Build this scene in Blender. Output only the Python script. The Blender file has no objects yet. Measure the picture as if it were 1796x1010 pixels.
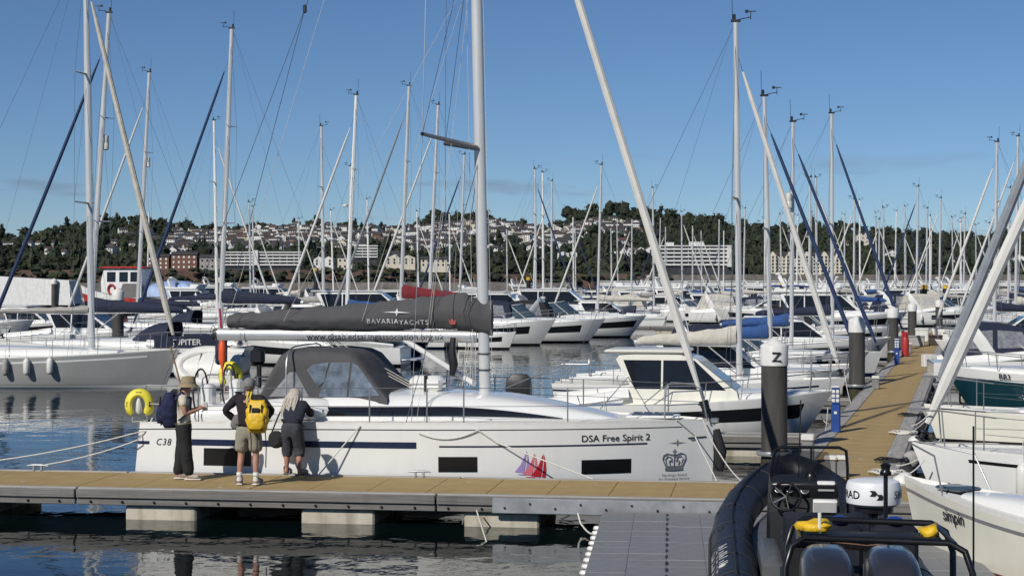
import bpy, math, random
from mathutils import Vector, Matrix, noise
R = math.radians
sc = bpy.context.scene
col = sc.collection
rnd = random.Random(7)

# ------------------------------------------------------------------ camera, world, sun, exposure
FPX, CAMZ, HOR = 3000.0, 3.9, 492.0
cd = bpy.data.cameras.new('camera')
cam = bpy.data.objects.new('camera', cd); col.objects.link(cam)
cam.location = (0, 0, CAMZ); cam.rotation_euler = (R(90), 0, 0)
cd.sensor_width = 36; cd.lens = 36 * FPX / 1796
cd.shift_y = -(505 - HOR) / 1796
cd.clip_start = .5; cd.clip_end = 12000
sc.camera = cam
SUN_EL, SUN_AZ = R(37), math.atan2(-.60, -.80)
w = bpy.data.worlds.new('World'); sc.world = w; w.use_nodes = True
nt = w.node_tree; nt.nodes.clear()
wo = nt.nodes.new('ShaderNodeOutputWorld'); bg = nt.nodes.new('ShaderNodeBackground')
sky = nt.nodes.new('ShaderNodeTexSky'); sky.sky_type = 'NISHITA'; sky.sun_disc = False
sky.sun_elevation = SUN_EL; sky.sun_rotation = SUN_AZ % (2 * math.pi)
sky.air_density = .75; sky.dust_density = 0; sky.ozone_density = 8
# thin low cloud wisps near the horizon, all round the sky
tc = nt.nodes.new('ShaderNodeTexCoord'); mp = nt.nodes.new('ShaderNodeMapping')
mp.inputs['Scale'].default_value = (5.5, 5.5, 42); mp.inputs['Location'].default_value = (.35, 0, .3)
nz = nt.nodes.new('ShaderNodeTexNoise'); nz.inputs['Scale'].default_value = 1.6; nz.inputs['Detail'].default_value = 5
cr = nt.nodes.new('ShaderNodeMapRange'); cr.inputs[1].default_value = .6; cr.inputs[2].default_value = .74
cr.inputs[3].default_value = 0; cr.inputs[4].default_value = .6
sep = nt.nodes.new('ShaderNodeSeparateXYZ')
band = nt.nodes.new('ShaderNodeMapRange'); band.inputs[1].default_value = .075; band.inputs[2].default_value = .05
mul = nt.nodes.new('ShaderNodeMath'); mul.operation = 'MULTIPLY'
mix = nt.nodes.new('ShaderNodeMix'); mix.data_type = 'RGBA'
mix.inputs[7].default_value = (2.3, 2.3, 3.0, 1)
L_ = nt.links.new
L_(tc.outputs['Generated'], mp.inputs['Vector']); L_(mp.outputs[0], nz.inputs['Vector'])
L_(nz.outputs[0], cr.inputs[0]); L_(tc.outputs['Generated'], sep.inputs[0]); L_(sep.outputs[2], band.inputs[0])
L_(cr.outputs[0], mul.inputs[0]); L_(band.outputs[0], mul.inputs[1]); L_(mul.outputs[0], mix.inputs[0])
L_(sky.outputs[0], mix.inputs[6]); L_(mix.outputs[2], bg.inputs[0]); L_(bg.outputs[0], wo.inputs[0])
bg.inputs[1].default_value = .07
sl = bpy.data.lights.new('sun', 'SUN'); sl.energy = 4.0; sl.angle = R(.53); sl.color = (1, .95, .87)
so = bpy.data.objects.new('sun', sl); col.objects.link(so)
sd = Vector((math.sin(SUN_AZ) * math.cos(SUN_EL), math.cos(SUN_AZ) * math.cos(SUN_EL), math.sin(SUN_EL)))
so.rotation_euler = sd.to_track_quat('Z', 'Y').to_euler(); so.location = (-20, -30, 60)
sc.view_settings.view_transform = 'Standard'; sc.view_settings.look = 'None'
sc.view_settings.exposure = 0; sc.view_settings.gamma = 1
sc.render.engine = 'CYCLES'; sc.cycles.use_denoising = True; sc.cycles.max_bounces = 6
sc.cycles.caustics_reflective = False; sc.cycles.caustics_refractive = False

# ------------------------------------------------------------------ helpers
def at(px, py, Y): return Vector(((px - 898) / FPX * Y, Y, CAMZ - (py - HOR) / FPX * Y))
def atz(px, py, z):
    Y = FPX * (CAMZ - z) / (py - HOR); return Vector(((px - 898) / FPX * Y, Y, z))
def proj(p): return (898 + FPX * p[0] / p[1], HOR + FPX * (CAMZ - p[2]) / p[1])
def lerp(a, b, t): return a + (b - a) * t
def sstep(t): t = max(0, min(1, t)); return t * t * (3 - 2 * t)
V = Vector

MATS = {}
def M(name, c=(.5, .5, .5), rough=.5, metal=0, var=.1, scale=5, bump=0, bscale=None, coat=0, stretch=None, alpha=1, trans=0, dirt=0, dirtc=(.25, .22, .17), emit=None):
    if name in MATS: return MATS[name]
    m = bpy.data.materials.new(name); m.use_nodes = True
    n = m.node_tree.nodes; l = m.node_tree.links; b = n['Principled BSDF']
    t = n.new('ShaderNodeTexCoord'); mpp = n.new('ShaderNodeMapping'); l.new(t.outputs['Object'], mpp.inputs[0])
    if stretch: mpp.inputs['Scale'].default_value = stretch
    z = n.new('ShaderNodeTexNoise'); z.inputs['Scale'].default_value = scale; z.inputs['Detail'].default_value = 6; z.inputs['Roughness'].default_value = .6
    l.new(mpp.outputs[0], z.inputs[0])
    ra = n.new('ShaderNodeValToRGB'); ra.color_ramp.elements[0].position = .3; ra.color_ramp.elements[1].position = .7
    ra.color_ramp.elements[0].color = (*[x * (1 - var) for x in c], 1); ra.color_ramp.elements[1].color = (*[min(1, x * (1 + var)) for x in c], 1)
    l.new(z.outputs[0], ra.inputs[0]); out = ra.outputs[0]
    if dirt:
        m2 = n.new('ShaderNodeMapping'); m2.inputs['Scale'].default_value = (1, 1, .16); l.new(t.outputs['Object'], m2.inputs[0])
        z2 = n.new('ShaderNodeTexNoise'); z2.inputs['Scale'].default_value = 4.5; z2.inputs['Detail'].default_value = 7; l.new(m2.outputs[0], z2.inputs[0])
        r2 = n.new('ShaderNodeMapRange'); r2.inputs[1].default_value = .5; r2.inputs[2].default_value = .75; r2.inputs[4].default_value = dirt; l.new(z2.outputs[0], r2.inputs[0])
        mx = n.new('ShaderNodeMix'); mx.data_type = 'RGBA'; l.new(r2.outputs[0], mx.inputs[0]); l.new(out, mx.inputs[6]); mx.inputs[7].default_value = (*dirtc, 1); out = mx.outputs[2]
    l.new(out, b.inputs['Base Color'])
    b.inputs['Roughness'].default_value = rough; b.inputs['Metallic'].default_value = metal
    b.inputs['Coat Weight'].default_value = coat; b.inputs['Coat Roughness'].default_value = .08
    b.inputs['Alpha'].default_value = alpha; b.inputs['Transmission Weight'].default_value = trans
    if rough > .12:
        rr = n.new('ShaderNodeMapRange'); rr.inputs[3].default_value = rough * .8; rr.inputs[4].default_value = min(1, rough * 1.2); l.new(z.outputs[0], rr.inputs[0]); l.new(rr.outputs[0], b.inputs['Roughness'])
    if bump:
        zb = n.new('ShaderNodeTexNoise'); zb.inputs['Scale'].default_value = bscale or scale; zb.inputs['Detail'].default_value = 5; l.new(mpp.outputs[0], zb.inputs[0])
        bp = n.new('ShaderNodeBump'); bp.inputs['Strength'].default_value = 1; bp.inputs['Distance'].default_value = bump; l.new(zb.outputs[0], bp.inputs['Height']); l.new(bp.outputs[0], b.inputs['Normal'])
    MATS[name] = m; return m

class MB:
    def __init__(s): s.v = []; s.f = []; s.m = []
    def add(s, vs, fs, mi=0):
        o = len(s.v); s.v += [tuple(p) for p in vs]
        for k, f in enumerate(fs):
            s.f.append([i + o for i in f]); s.m.append(mi if isinstance(mi, int) else mi[k])
        return s
    def box(s, c, size, rot=None, mi=0, bev=0):
        x, y, z = [q / 2 for q in size]
        if bev:
            b = min(bev, x * .9, y * .9, z * .9); P = []
            F = []
            for zz, xx, yy in ((-z, x - b, y - b), (-z + b, x, y), (z - b, x, y), (z, x - b, y - b)):
                k = min(b, xx * .6, yy * .6) if 1 else 0
                P += [(xx, -yy + k, zz), (xx, yy - k, zz), (xx - k, yy, zz), (-xx + k, yy, zz), (-xx, yy - k, zz), (-xx, -yy + k, zz), (-xx + k, -yy, zz), (xx - k, -yy, zz)]
            for r in range(3):
                for i in range(8): F.append([r * 8 + i, r * 8 + (i + 1) % 8, r * 8 + 8 + (i + 1) % 8, r * 8 + 8 + i])
            F.append(list(range(7, -1, -1))); F.append(list(range(24, 32)))
        else:
            P = [(-x, -y, -z), (x, -y, -z), (x, y, -z), (-x, y, -z), (-x, -y, z), (x, -y, z), (x, y, z), (-x, y, z)]
            F = [[3, 2, 1, 0], [4, 5, 6, 7], [0, 1, 5, 4], [1, 2, 6, 5], [2, 3, 7, 6], [3, 0, 4, 7]]
        P = [V(p) for p in P]
        if rot is not None: P = [rot @ p for p in P]
        return s.add([p + V(c) for p in P], F, mi)
    def path(s, pts, r, n=6, mi=0, closed=False, caps=True, up=None):
        pts = [V(p) for p in pts]; N = len(pts)
        rr = r if isinstance(r, (list, tuple)) else [r] * N
        vs = []; fs = []; up = V(up) if up is not None else None
        for i, p in enumerate(pts):
            if closed: d = pts[(i + 1) % N] - pts[i - 1]
            else: d = pts[min(i + 1, N - 1)] - pts[max(i - 1, 0)]
            d = d.normalized() if d.length > 1e-9 else V((0, 0, 1))
            if up is None: up = d.orthogonal().normalized()
            up = (up - d * up.dot(d)); up = up.normalized() if up.length > 1e-6 else d.orthogonal().normalized()
            sd_ = d.cross(up)
            q = rr[i] if isinstance(rr[i], (tuple, list)) else (rr[i], rr[i])
            for k in range(n):
                a = 2 * math.pi * (k + .5) / n; vs.append(p + up * math.cos(a) * q[0] + sd_ * math.sin(a) * q[1])
        for i in range(N if closed else N - 1):
            j = (i + 1) % N
            for k in range(n): fs.append([i * n + k, i * n + (k + 1) % n, j * n + (k + 1) % n, j * n + k])
        if caps and not closed: fs.append(list(range(n - 1, -1, -1))); fs.append(list(range((N - 1) * n, N * n)))
        return s.add(vs, fs, mi)
    def tube(s, a, b, r, n=6, r1=None, mi=0): return s.path([a, b], [r, r if r1 is None else r1], n, mi)
    def loft(s, rings, closed=True, caps=(True, True), mi=0):
        n = len(rings[0]); vs = [p for r in rings for p in r]; fs = []; ms = []
        for i in range(len(rings) - 1):
            for k in range(n if closed else n - 1):
                fs.append([i * n + k, i * n + (k + 1) % n, (i + 1) * n + (k + 1) % n, (i + 1) * n + k]); ms.append(mi(i, k) if callable(mi) else mi)
        m0 = 0 if callable(mi) else mi
        if caps[0]: fs.append(list(range(n - 1, -1, -1))); ms.append(m0)
        if caps[1]: fs.append(list(range((len(rings) - 1) * n, len(rings) * n))); ms.append(m0)
        return s.add(vs, fs, ms)
    def lathe(s, prof, n=12, c=(0, 0, 0), mi=0, axis=None, caps=(True, True)):
        rings = []
        for r, z in prof: rings.append([V((math.cos(2 * math.pi * k / n) * r, math.sin(2 * math.pi * k / n) * r, z)) for k in range(n)])
        if axis is not None:
            q = V((0, 0, 1)).rotation_difference(V(axis)); rings = [[q @ p for p in g] for g in rings]
        rings = [[p + V(c) for p in g] for g in rings]
        return s.loft(rings, True, caps, mi)
    def grid(s, fn, nu, nv, mi=0):
        vs = [fn(i / nu, j / nv) for i in range(nu + 1) for j in range(nv + 1)]
        fs = [[i * (nv + 1) + j, (i + 1) * (nv + 1) + j, (i + 1) * (nv + 1) + j + 1, i * (nv + 1) + j + 1] for i in range(nu) for j in range(nv)]
        return s.add(vs, fs, [mi(f) if callable(mi) else mi for f in range(len(fs))])
    def mesh(s, name, mats, smooth=False, ang=40):
        me = bpy.data.meshes.new(name); me.from_pydata(s.v, [], s.f)
        for m in (mats if isinstance(mats, (list, tuple)) else [mats]): me.materials.append(m)
        me.polygons.foreach_set('material_index', s.m)
        if smooth: me.shade_smooth() if False else me.polygons.foreach_set('use_smooth', [True] * len(me.polygons))
        me.update()
        if smooth and hasattr(me, 'set_sharp_from_angle'): me.set_sharp_from_angle(angle=R(ang))
        return me
    def build(s, name, mats, parent=None, smooth=True, ang=40, loc=None):
        return link(name, s.mesh(name, mats, smooth, ang), parent, loc)

def link(name, me, parent=None, loc=None):
    o = bpy.data.objects.new(name, me); col.objects.link(o)
    if parent is not None: o.parent = parent
    if loc is not None: o.location = loc
    return o
def tag(o, label, cat, group=None, kind=None):
    if label: o['label'] = label
    if cat: o['category'] = cat
    if group: o['group'] = group
    if kind: o['kind'] = kind
    return o
def thing(name, label, cat, loc=(0, 0, 0), rz=0, group=None):
    o = bpy.data.objects.new(name, None); col.objects.link(o); o.empty_display_size = .3
    o.location = loc; o.rotation_euler = (0, 0, rz); return tag(o, label, cat, group)
def struct(name, mb, mats, smooth=False):
    o = mb.build(name, mats, None, smooth); o['kind'] = 'structure'; return o
def patch(surf, u0, u1, v0, v1, nu, nv, off):
    def fn(a, b):
        u = lerp(u0, u1, a); v = lerp(v0, v1, b); p = surf(u, v); e = 1e-3
        du = surf(u + e, v) - surf(u - e, v); dv = surf(u, v + e) - surf(u, v - e)
        nn = du.cross(dv); nn = nn.normalized() if nn.length > 1e-12 else V((0, 0, 1))
        return p + nn * off
    return MB().grid(fn, nu, nv)
TXT = {}
TMP = bpy.data.scenes.new('scratch')
def evaluated(o):
    TMP.collection.objects.link(o)
    with bpy.context.temp_override(scene=TMP, view_layer=TMP.view_layers[0]): dg = bpy.context.evaluated_depsgraph_get(); dg.update()
    me = bpy.data.meshes.new_from_object(o.evaluated_get(dg), depsgraph=dg); bpy.data.objects.remove(o); return me
def text2d(s, size=1, off=0, sp=1.0, align='CENTER', shear=0):
    key = (s, off, sp, align, shear)
    if key not in TXT:
        c = bpy.data.curves.new('t', 'FONT'); c.body = s; c.size = 1; c.offset = off; c.space_character = sp; c.align_x = align; c.resolution_u = 3; c.shear = shear
        o = bpy.data.objects.new('t', c); me = evaluated(o)
        TXT[key] = ([tuple(v.co) for v in me.vertices], [list(p.vertices) for p in me.polygons])
        bpy.data.curves.remove(c); bpy.data.meshes.remove(me)
    vs, fs = TXT[key]
    return [(x * size, y * size) for x, y, z in vs], fs
def text_on(name, s, size, fn, mat, parent, **k):
    vs, fs = text2d(s, size, **k); mb = MB(); mb.add([fn(x, y) for x, y in vs], fs)
    return mb.build(name, mat, parent, False)

# materials
WHITE = M('gelcoat_white', (.78, .78, .75), .22, coat=.4, var=.03, scale=1.5, dirt=.12, dirtc=(.5, .47, .4))
CREAM = M('gelcoat_cream', (.76, .74, .64), .25, coat=.3, var=.03, scale=1.5, dirt=.12, dirtc=(.5, .45, .35))
SILV = M('hull_silver', (.40, .40, .385), .3, metal=.2, coat=.5, var=.06, scale=1)
NAVYH = M('hull_navy', (.008, .016, .05), .15, coat=.5, var=.1)
TEAL = M('hull_teal', (.01, .045, .06), .2, coat=.4)
BLACKH = M('hull_black', (.012, .012, .014), .2, coat=.4)
REDH = M('hull_red', (.42, .035, .025), .35, dirt=.3)
DECK = M('deck_nonslip', (.70, .69, .65), .6, var=.08, scale=9, bump=.002, bscale=120)
BOOT = M('boot_stripe', (.012, .013, .016), .4)
ANTIF = M('antifoul', (.02, .025, .04), .8, var=.3)
GLASS = M('dark_glass', (.012, .013, .015), .05, var=.1)
GLASSB = M('blue_glass', (.05, .08, .11), .06, var=.2)
VINYL = M('clear_vinyl', (.55, .57, .6), .08, alpha=.38, var=.4, scale=7, bump=.02, bscale=6)
ALU = M('mast_aluminium', (.60, .60, .59), .33, metal=.3, var=.06, scale=3, stretch=(1, 1, .2))
MWHITE = M('mast_white', (.72, .72, .70), .35, var=.05)
STEEL = M('stainless', (.36, .36, .37), .42, metal=.7)
WIRE = M('rigging_wire', (.22, .23, .25), .4, metal=.7)
ROPEW = M('rope_white', (.62, .60, .54), .8, var=.25, scale=60)
BLACKP = M('black_plastic', (.012, .012, .013), .45, var=.2)
RUBBER = M('black_rubber', (.02, .02, .02), .7, var=.2)
NAVY = M('canvas_navy', (.011, .017, .042), .85, var=.3, scale=4, bump=.02, bscale=5)
BLUEC = M('canvas_blue', (.02, .07, .22), .8, var=.25, bump=.02)
ROYAL = M('canvas_royal', (.015, .03, .16), .8, var=.25, bump=.02)
GREYC = M('canvas_charcoal', (.07, .07, .073), .85, var=.15, scale=3, bump=.03, bscale=2.5)
LGREYC = M('canvas_light_grey', (.33, .32, .30), .85, var=.15, bump=.02)
CREAMC = M('canvas_cream', (.52, .49, .42), .85, var=.12, bump=.03, bscale=4)
REDC = M('canvas_red', (.16, .012, .018), .85, var=.2, bump=.02)
BLACKC = M('canvas_black', (.012, .012, .014), .8, var=.2, bump=.02)
SAILW = M('sail_white', (.62, .61, .57), .7, var=.08, scale=3)
SAILN = M('sail_strip_navy', (.015, .035, .10), .75, var=.2)
SAILG = M('sail_strip_grey', (.22, .24, .27), .8, var=.15)
TEAK = M('teak', (.22, .12, .06), .6, var=.3, stretch=(1, 8, 1))
FENDW = M('fender_white', (.68, .67, .62), .4, var=.06)
YELLOW = M('yellow_foam', (.75, .66, .06), .55, var=.08)
ORANGE = M('orange_buoy', (.75, .11, .03), .45, var=.1)
CANV = dict(navy=NAVY, blue=BLUEC, grey=LGREYC, charcoal=GREYC, cream=CREAMC, red=REDC, black=BLACKC, royal=ROYAL, white=SAILW)
HULLS = dict(white=WHITE, cream=CREAM, silver=SILV, navy=NAVYH, teal=TEAL, black=BLACKH, red=REDH)
# ------------------------------------------------------------------ water
def water_mat():
    m = bpy.data.materials.new('water'); m.use_nodes = True; n = m.node_tree.nodes; l = m.node_tree.links; b = n['Principled BSDF']
    b.inputs['Base Color'].default_value = (.003, .0075, .009, 1); b.inputs['Roughness'].default_value = .03; b.inputs['IOR'].default_value = 1.33
    t = n.new('ShaderNodeTexCoord'); hs = []
    for sc_, st, wt in ((.55, (1, 1, 1), .55), (2.3, (1, 1, 1), .13), (7, (1, 1, 1), .02)):
        mp_ = n.new('ShaderNodeMapping'); mp_.inputs['Scale'].default_value = st; mp_.inputs['Rotation'].default_value = (0, 0, .4)
        z = n.new('ShaderNodeTexNoise'); z.inputs['Scale'].default_value = sc_; z.inputs['Detail'].default_value = 2; z.inputs['Roughness'].default_value = .45
        l.new(t.outputs['Object'], mp_.inputs[0]); l.new(mp_.outputs[0], z.inputs[0])
        mu = n.new('ShaderNodeMath'); mu.operation = 'MULTIPLY'; mu.inputs[1].default_value = wt; l.new(z.outputs[0], mu.inputs[0]); hs.append(mu.outputs[0])
    a = n.new('ShaderNodeMath'); l.new(hs[0], a.inputs[0]); l.new(hs[1], a.inputs[1])
    a2 = n.new('ShaderNodeMath'); l.new(a.outputs[0], a2.inputs[0]); l.new(hs[2], a2.inputs[1])
    # patches of calmer and livelier water
    z = n.new('ShaderNodeTexNoise'); z.inputs['Scale'].default_value = .05; z.inputs['Detail'].default_value = 3; l.new(t.outputs['Object'], z.inputs[0])
    mr = n.new('ShaderNodeMapRange'); mr.inputs[1].default_value = .35; mr.inputs[2].default_value = .65; mr.inputs[3].default_value = .35; mr.inputs[4].default_value = 1; l.new(z.outputs[0], mr.inputs[0])
    bp = n.new('ShaderNodeBump'); bp.inputs['Distance'].default_value = .075; l.new(mr.outputs[0], bp.inputs['Strength']); l.new(a2.outputs[0], bp.inputs['Height']); l.new(bp.outputs[0], b.inputs['Normal'])
    return m
struct('water', MB().add([(-2500, -60, 0), (2500, -60, 0), (2500, 1262, 0), (-2500, 1262, 0)], [[0, 1, 2, 3]]), water_mat())

# ------------------------------------------------------------------ hills
SKY = [(-900, 425), (-300, 420), (0, 414), (60, 408), (110, 401), (160, 396), (190, 389), (250, 386), (300, 391), (340, 398), (400, 396), (480, 391), (560, 388), (640, 395), (700, 394), (745, 385), (800, 377), (860, 377), (900, 386), (950, 394), (998, 390), (1012, 374), (1060, 367), (1110, 369), (1180, 379), (1240, 386), (1300, 396), (1350, 401), (1400, 400), (1500, 402), (1560, 406), (1650, 412), (1720, 414), (1800, 413), (2100, 420), (2900, 430)]
def skyy(px):
    for (a, ya), (b, yb) in zip(SKY, SKY[1:]):
        if a <= px <= b: return lerp(ya, yb, sstep((px - a) / (b - a)) * .5 + .5 * (px - a) / (b - a))
    return 430
Y0, Y1 = 1260.0, 3000.0
def terr(X, Y):
    px = 898 + FPX * X / max(Y, 900)
    zr = CAMZ + (HOR - skyy(px) - 9) * Y1 / FPX
    s = (Y - Y0) / (Y1 - Y0)
    if s <= 1: k = .03 + .97 * max(0, s) ** 1.05
    else: k = 1 - (s - 1) * 1.3
    nn = noise.noise(V((X * .004, Y * .004, 0))) * 7 * max(0, min(1, s * 3)) * (1 if s < .85 else max(0, (1 - s) / .15))
    return max(2.0, 3 + (zr - 3) * k + nn)
gm = M('hill_ground', (.035, .048, .018), .9, var=.5, scale=.012)
struct('hillside', MB().grid(lambda a, b: V((lerp(-2300, 2300, a), lerp(Y0, 3700, b), terr(lerp(-2300, 2300, a), lerp(Y0, 3700, b)))), 150, 80), gm, True)
def onhill(px, py):
    Y = Y0 + 5
    while Y < Y1:
        p = at(px, py, Y)
        if p.z <= terr(p.x, Y): return V((p.x, Y, terr(p.x, Y)))
        Y += 6
    return None
# quay walls in front of the hill
stone = M('red_sandstone', (.105, .06, .047), .9, var=.35, scale=.25, bump=.3, bscale=.4, dirt=.35, dirtc=(.07, .06, .05))
greyst = M('grey_stone', (.15, .135, .12), .9, var=.35, scale=.3, bump=.3, bscale=.5, dirt=.4, dirtc=(.06, .055, .05))
def wall(name, label, pxs, Y, zt, mat, rail=None, step=24):
    t = thing(name, label, 'wall'); N = max(2, int((pxs[1] - pxs[0]) / step)); mb = MB()
    X = [lerp((pxs[0] - 898) / FPX * Y, (pxs[1] - 898) / FPX * Y, i / N) for i in range(N + 1)]
    for yy in (0,):
        top = [zt + rnd.uniform(-.25, .25) * (rail is None) for _ in X]
        vs = []
        for x, z in zip(X, top): vs += [(x, Y + rnd.uniform(-.3, .3), -1), (x, Y + 1.2 + rnd.uniform(-.3, .3), z), (x, Y + 14, z + .2)]
        fs = []
        for i in range(N): fs += [[i * 3, i * 3 + 3, i * 3 + 4, i * 3 + 1], [i * 3 + 1, i * 3 + 4, i * 3 + 5, i * 3 + 2]]
        mb.add(vs, fs)
    mb.build('wall_face', mat, t, False)
    if rail:
        MB().box(((X[0] + X[-1]) / 2, Y + 1.1, zt + .75), (X[-1] - X[0], .5, 1.1)).build('parapet', rail, t, False)
        MB().box(((X[0] + X[-1]) / 2, Y + 1.1, zt + 1.42), (X[-1] - X[0], .9, .2)).build('coping', rail, t, False)
        for k in range(int((X[-1] - X[0]) / 9)):
            MB().box((X[0] + k * 9 + 4, Y + .78, zt + .75), (.9, .3, 1.3)).build('pier', rail, t, False)
    return t
wall('sea_wall', 'reddish sandstone sea wall at the foot of the left hillside', (-420, 722), 1240, 11.5, stone)
wall('sea_wall', 'brownish red earth cliff and wall behind the central motor cruisers', (715, 1180), 1236, 8.5, stone)
wall('sea_wall', 'grey stone sea wall below the white hotels', (1176, 2250), 1232, 8, greyst)
wall('quay_wall', 'grey harbour quay wall behind the red fishing boat', (-500, 1010), 520, 3.2, greyst)
wpaint = M('white_paint', (.68, .68, .66), .6, var=.1, dirt=.2)
wall('promenade_wall', 'long white promenade parapet behind the right hand masts', (1050, 2200), 430, 2.3, greyst, wpaint)

# ------------------------------------------------------------------ woodland
LEAF = [M('foliage_dark', (.015, .023, .010), .9, var=.6, scale=.25), M('foliage_mid', (.023, .034, .013), .9, var=.6, scale=.3), M('foliage_olive', (.036, .042, .018), .9, var=.5, scale=.3)]
ico = bpy.data.meshes.new('ico')
import bmesh
_b = bmesh.new(); bmesh.ops.create_icosphere(_b, subdivisions=2, radius=1); ICOV = [v.co.copy() for v in _b.verts]; ICOF = [[v.index for v in f.verts] for f in _b.faces]; _b.free()
_b = bmesh.new(); bmesh.ops.create_icosphere(_b, subdivisions=1, radius=1); ICV1 = [v.co.copy() for v in _b.verts]; ICF1 = [[v.index for v in f.verts] for f in _b.faces]; _b.free()
bpy.data.meshes.remove(ico)
def blob(mb, c, r, seed, mi=0, lo=True, rough=.35):
    vs, fs = (ICV1, ICF1) if lo else (ICOV, ICOF); c = V(c); r = V(r)
    mb.add([c + V((v.x * r.x, v.y * r.y, v.z * r.z)) * (1 + rough * noise.noise(v * 1.7 + V((seed, seed * .7, 0))) * 1.6) for v in vs], fs, mi)
HOUSE_PX = []
def open_ground(px, py):
    for (hx, hy) in HOUSE_PX:
        if abs(px - hx) < 9 and -3 < py - hy < 7: return False
    return True

# ------------------------------------------------------------------ houses on the hill
hw = [M('house_white', (.74, .73, .70), .8, var=.08, scale=.2), M('house_cream', (.62, .57, .47), .8, var=.12, scale=.2), M('house_grey', (.33, .31, .29), .8, var=.12, scale=.2), M('house_brick', (.17, .085, .06), .85, var=.2, scale=.3)]
hr = [M('roof_slate', (.045, .043, .045), .8, var=.3, scale=.3), M('roof_brown', (.065, .048, .042), .85, var=.3, scale=.3), M('roof_red', (.11, .06, .047), .85, var=.25, scale=.3)]
WIN = M('house_window', (.02, .022, .025), .15)
def house_meshes():
    out = []
    for k, (w_, d_, h_, rh) in enumerate(((9, 8, 5.5, 2.6), (13, 8, 5.2, 2.8), (7, 9, 6.5, 3), (17, 9, 5.6, 2.4), (10, 8, 3.4, 2.8), (22, 10, 7.5, 2.2), (12, 9, 8.5, 3))):
        mb = MB()
        prof = [(-w_ / 2, -3), (w_ / 2, -3), (w_ / 2, h_), (-w_ / 2, h_)]
        mb.box((0, 0, (h_ - 3) / 2), (w_, d_, h_ + 3))
        mb.add([(-w_ / 2, -d_ / 2, h_), (-w_ / 2, d_ / 2, h_), (-w_ / 2, 0, h_ + rh)], [[0, 1, 2]]); mb.add([(w_ / 2, -d_ / 2, h_), (w_ / 2, d_ / 2, h_), (w_ / 2, 0, h_ + rh)], [[0, 1, 2]])
        nf = max(1, int(h_ / 2.7)); nw = max(2, int(w_ / 2.6))
        for f in range(nf):
            for i in range(nw):
                x = -w_ / 2 + w_ * (i + .5) / nw; z = 1.5 + f * 2.7
                mb.add([(x - .6, -d_ / 2 - .05, z - .6), (x + .6, -d_ / 2 - .05, z - .6), (x + .6, -d_ / 2 - .05, z + .7), (x - .6, -d_ / 2 - .05, z + .7)], [[0, 1, 2, 3]], 1)
                if i < 2: mb.add([(-w_ / 2 - .05, -d_ / 4 + d_ / 2 * i - .6, z - .6), (-w_ / 2 - .05, -d_ / 4 + d_ / 2 * i + .6, z - .6), (-w_ / 2 - .05, -d_ / 4 + d_ / 2 * i + .6, z + .7), (-w_ / 2 - .05, -d_ / 4 + d_ / 2 * i - .6, z + .7)], [[0, 1, 2, 3]], 1)
        o = .5; rb = MB()
        rb.add([(-w_ / 2 - o, -d_ / 2 - o, h_ - .25), (w_ / 2 + o, -d_ / 2 - o, h_ - .25), (w_ / 2 + o, 0, h_ + rh + .05), (-w_ / 2 - o, 0, h_ + rh + .05), (-w_ / 2 - o, d_ / 2 + o, h_ - .25), (w_ / 2 + o, d_ / 2 + o, h_ - .25)], [[0, 1, 2, 3], [3, 2, 5, 4]])
        cb = MB().box((w_ * .25, .3, h_ + rh + .5), (.9, .7, 1.8))
        out.append((mb, rb, cb))
    return out
HM = house_meshes(); HC = {}
def house(p, k, wi, ri, rz, label, group):
    t = thing('house', label, 'house', p, rz, group)
    for nm, i, mm in (('wall', 0, [hw[wi], WIN]), ('roof', 1, [hr[ri]]), ('chimney', 2, [hw[3]])):
        key = (k, nm, wi if i == 0 else ri if i == 1 else 0)
        if key not in HC: HC[key] = HM[k][i].mesh(nm, mm)
        if i < 2 or rnd.random() < .4: link(nm, HC[key], t)
ZONES = [  # px range, py range, count, place phrase
    ((335, 470), (402, 440), 52, 'above the white terrace block'), ((470, 640), (398, 436), 66, 'on the crest left of the silver mast'),
    ((640, 830), (402, 440), 40, 'close left of the silver mast'), ((850, 1010), (398, 424), 42, 'right of the silver mast'),
    ((1000, 1120), (392, 416), 26, 'below the wooded round hilltop'), ((185, 335), (408, 455), 24, 'among trees on the left hill'),
    ((0, 120), (424, 455), 10, 'on the far left hill'), ((950, 1150), (420, 462), 9, 'in woods left of the balcony hotel'), ((600, 830), (440, 470), 14, 'low on the slope behind the marina'), ((1290, 1520), (405, 440), 6, 'in the trees above the grand hotel'), ((1560, 1790), (440, 470), 9, 'low in the woods at right')]
WN = ['white', 'cream', 'grey', 'red brick']; RN = ['slate', 'brown', 'red']
for (xa, xb), (ya, yb), n_, ph in ZONES:
    tries = 0; got = 0
    while got < n_ and tries < n_ * 25:
        tries += 1; px = rnd.uniform(xa, xb); py = lerp(ya, yb, rnd.random() ** .9)
        if any(abs(px - a) < 7.5 and abs(py - b) < 3.6 for a, b in HOUSE_PX): continue
        p = onhill(px, py)
        if p is None: continue
        HOUSE_PX.append((px, py)); got += 1
        wi = rnd.choices([0, 1, 2, 3], [9, 1.6, 1, .5])[0]; ri = rnd.choices([0, 1, 2], [6, 3, 1])[0]
        big = rnd.random() < .12; k = rnd.choice([0, 0, 1, 2, 4, 6, 3]) if not big else 5
        house(p, k, wi, ri, R(rnd.choice([0, 0, 90, 20, -25]) + rnd.uniform(-12, 12)), f'{"long " if k in (3, 5) else "small "}{WN[wi]} house with {RN[ri]} roof {ph}', f'{WN[wi]} {RN[ri]} {"long" if k in (3, 5) else "small"} houses {ph}')

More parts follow.
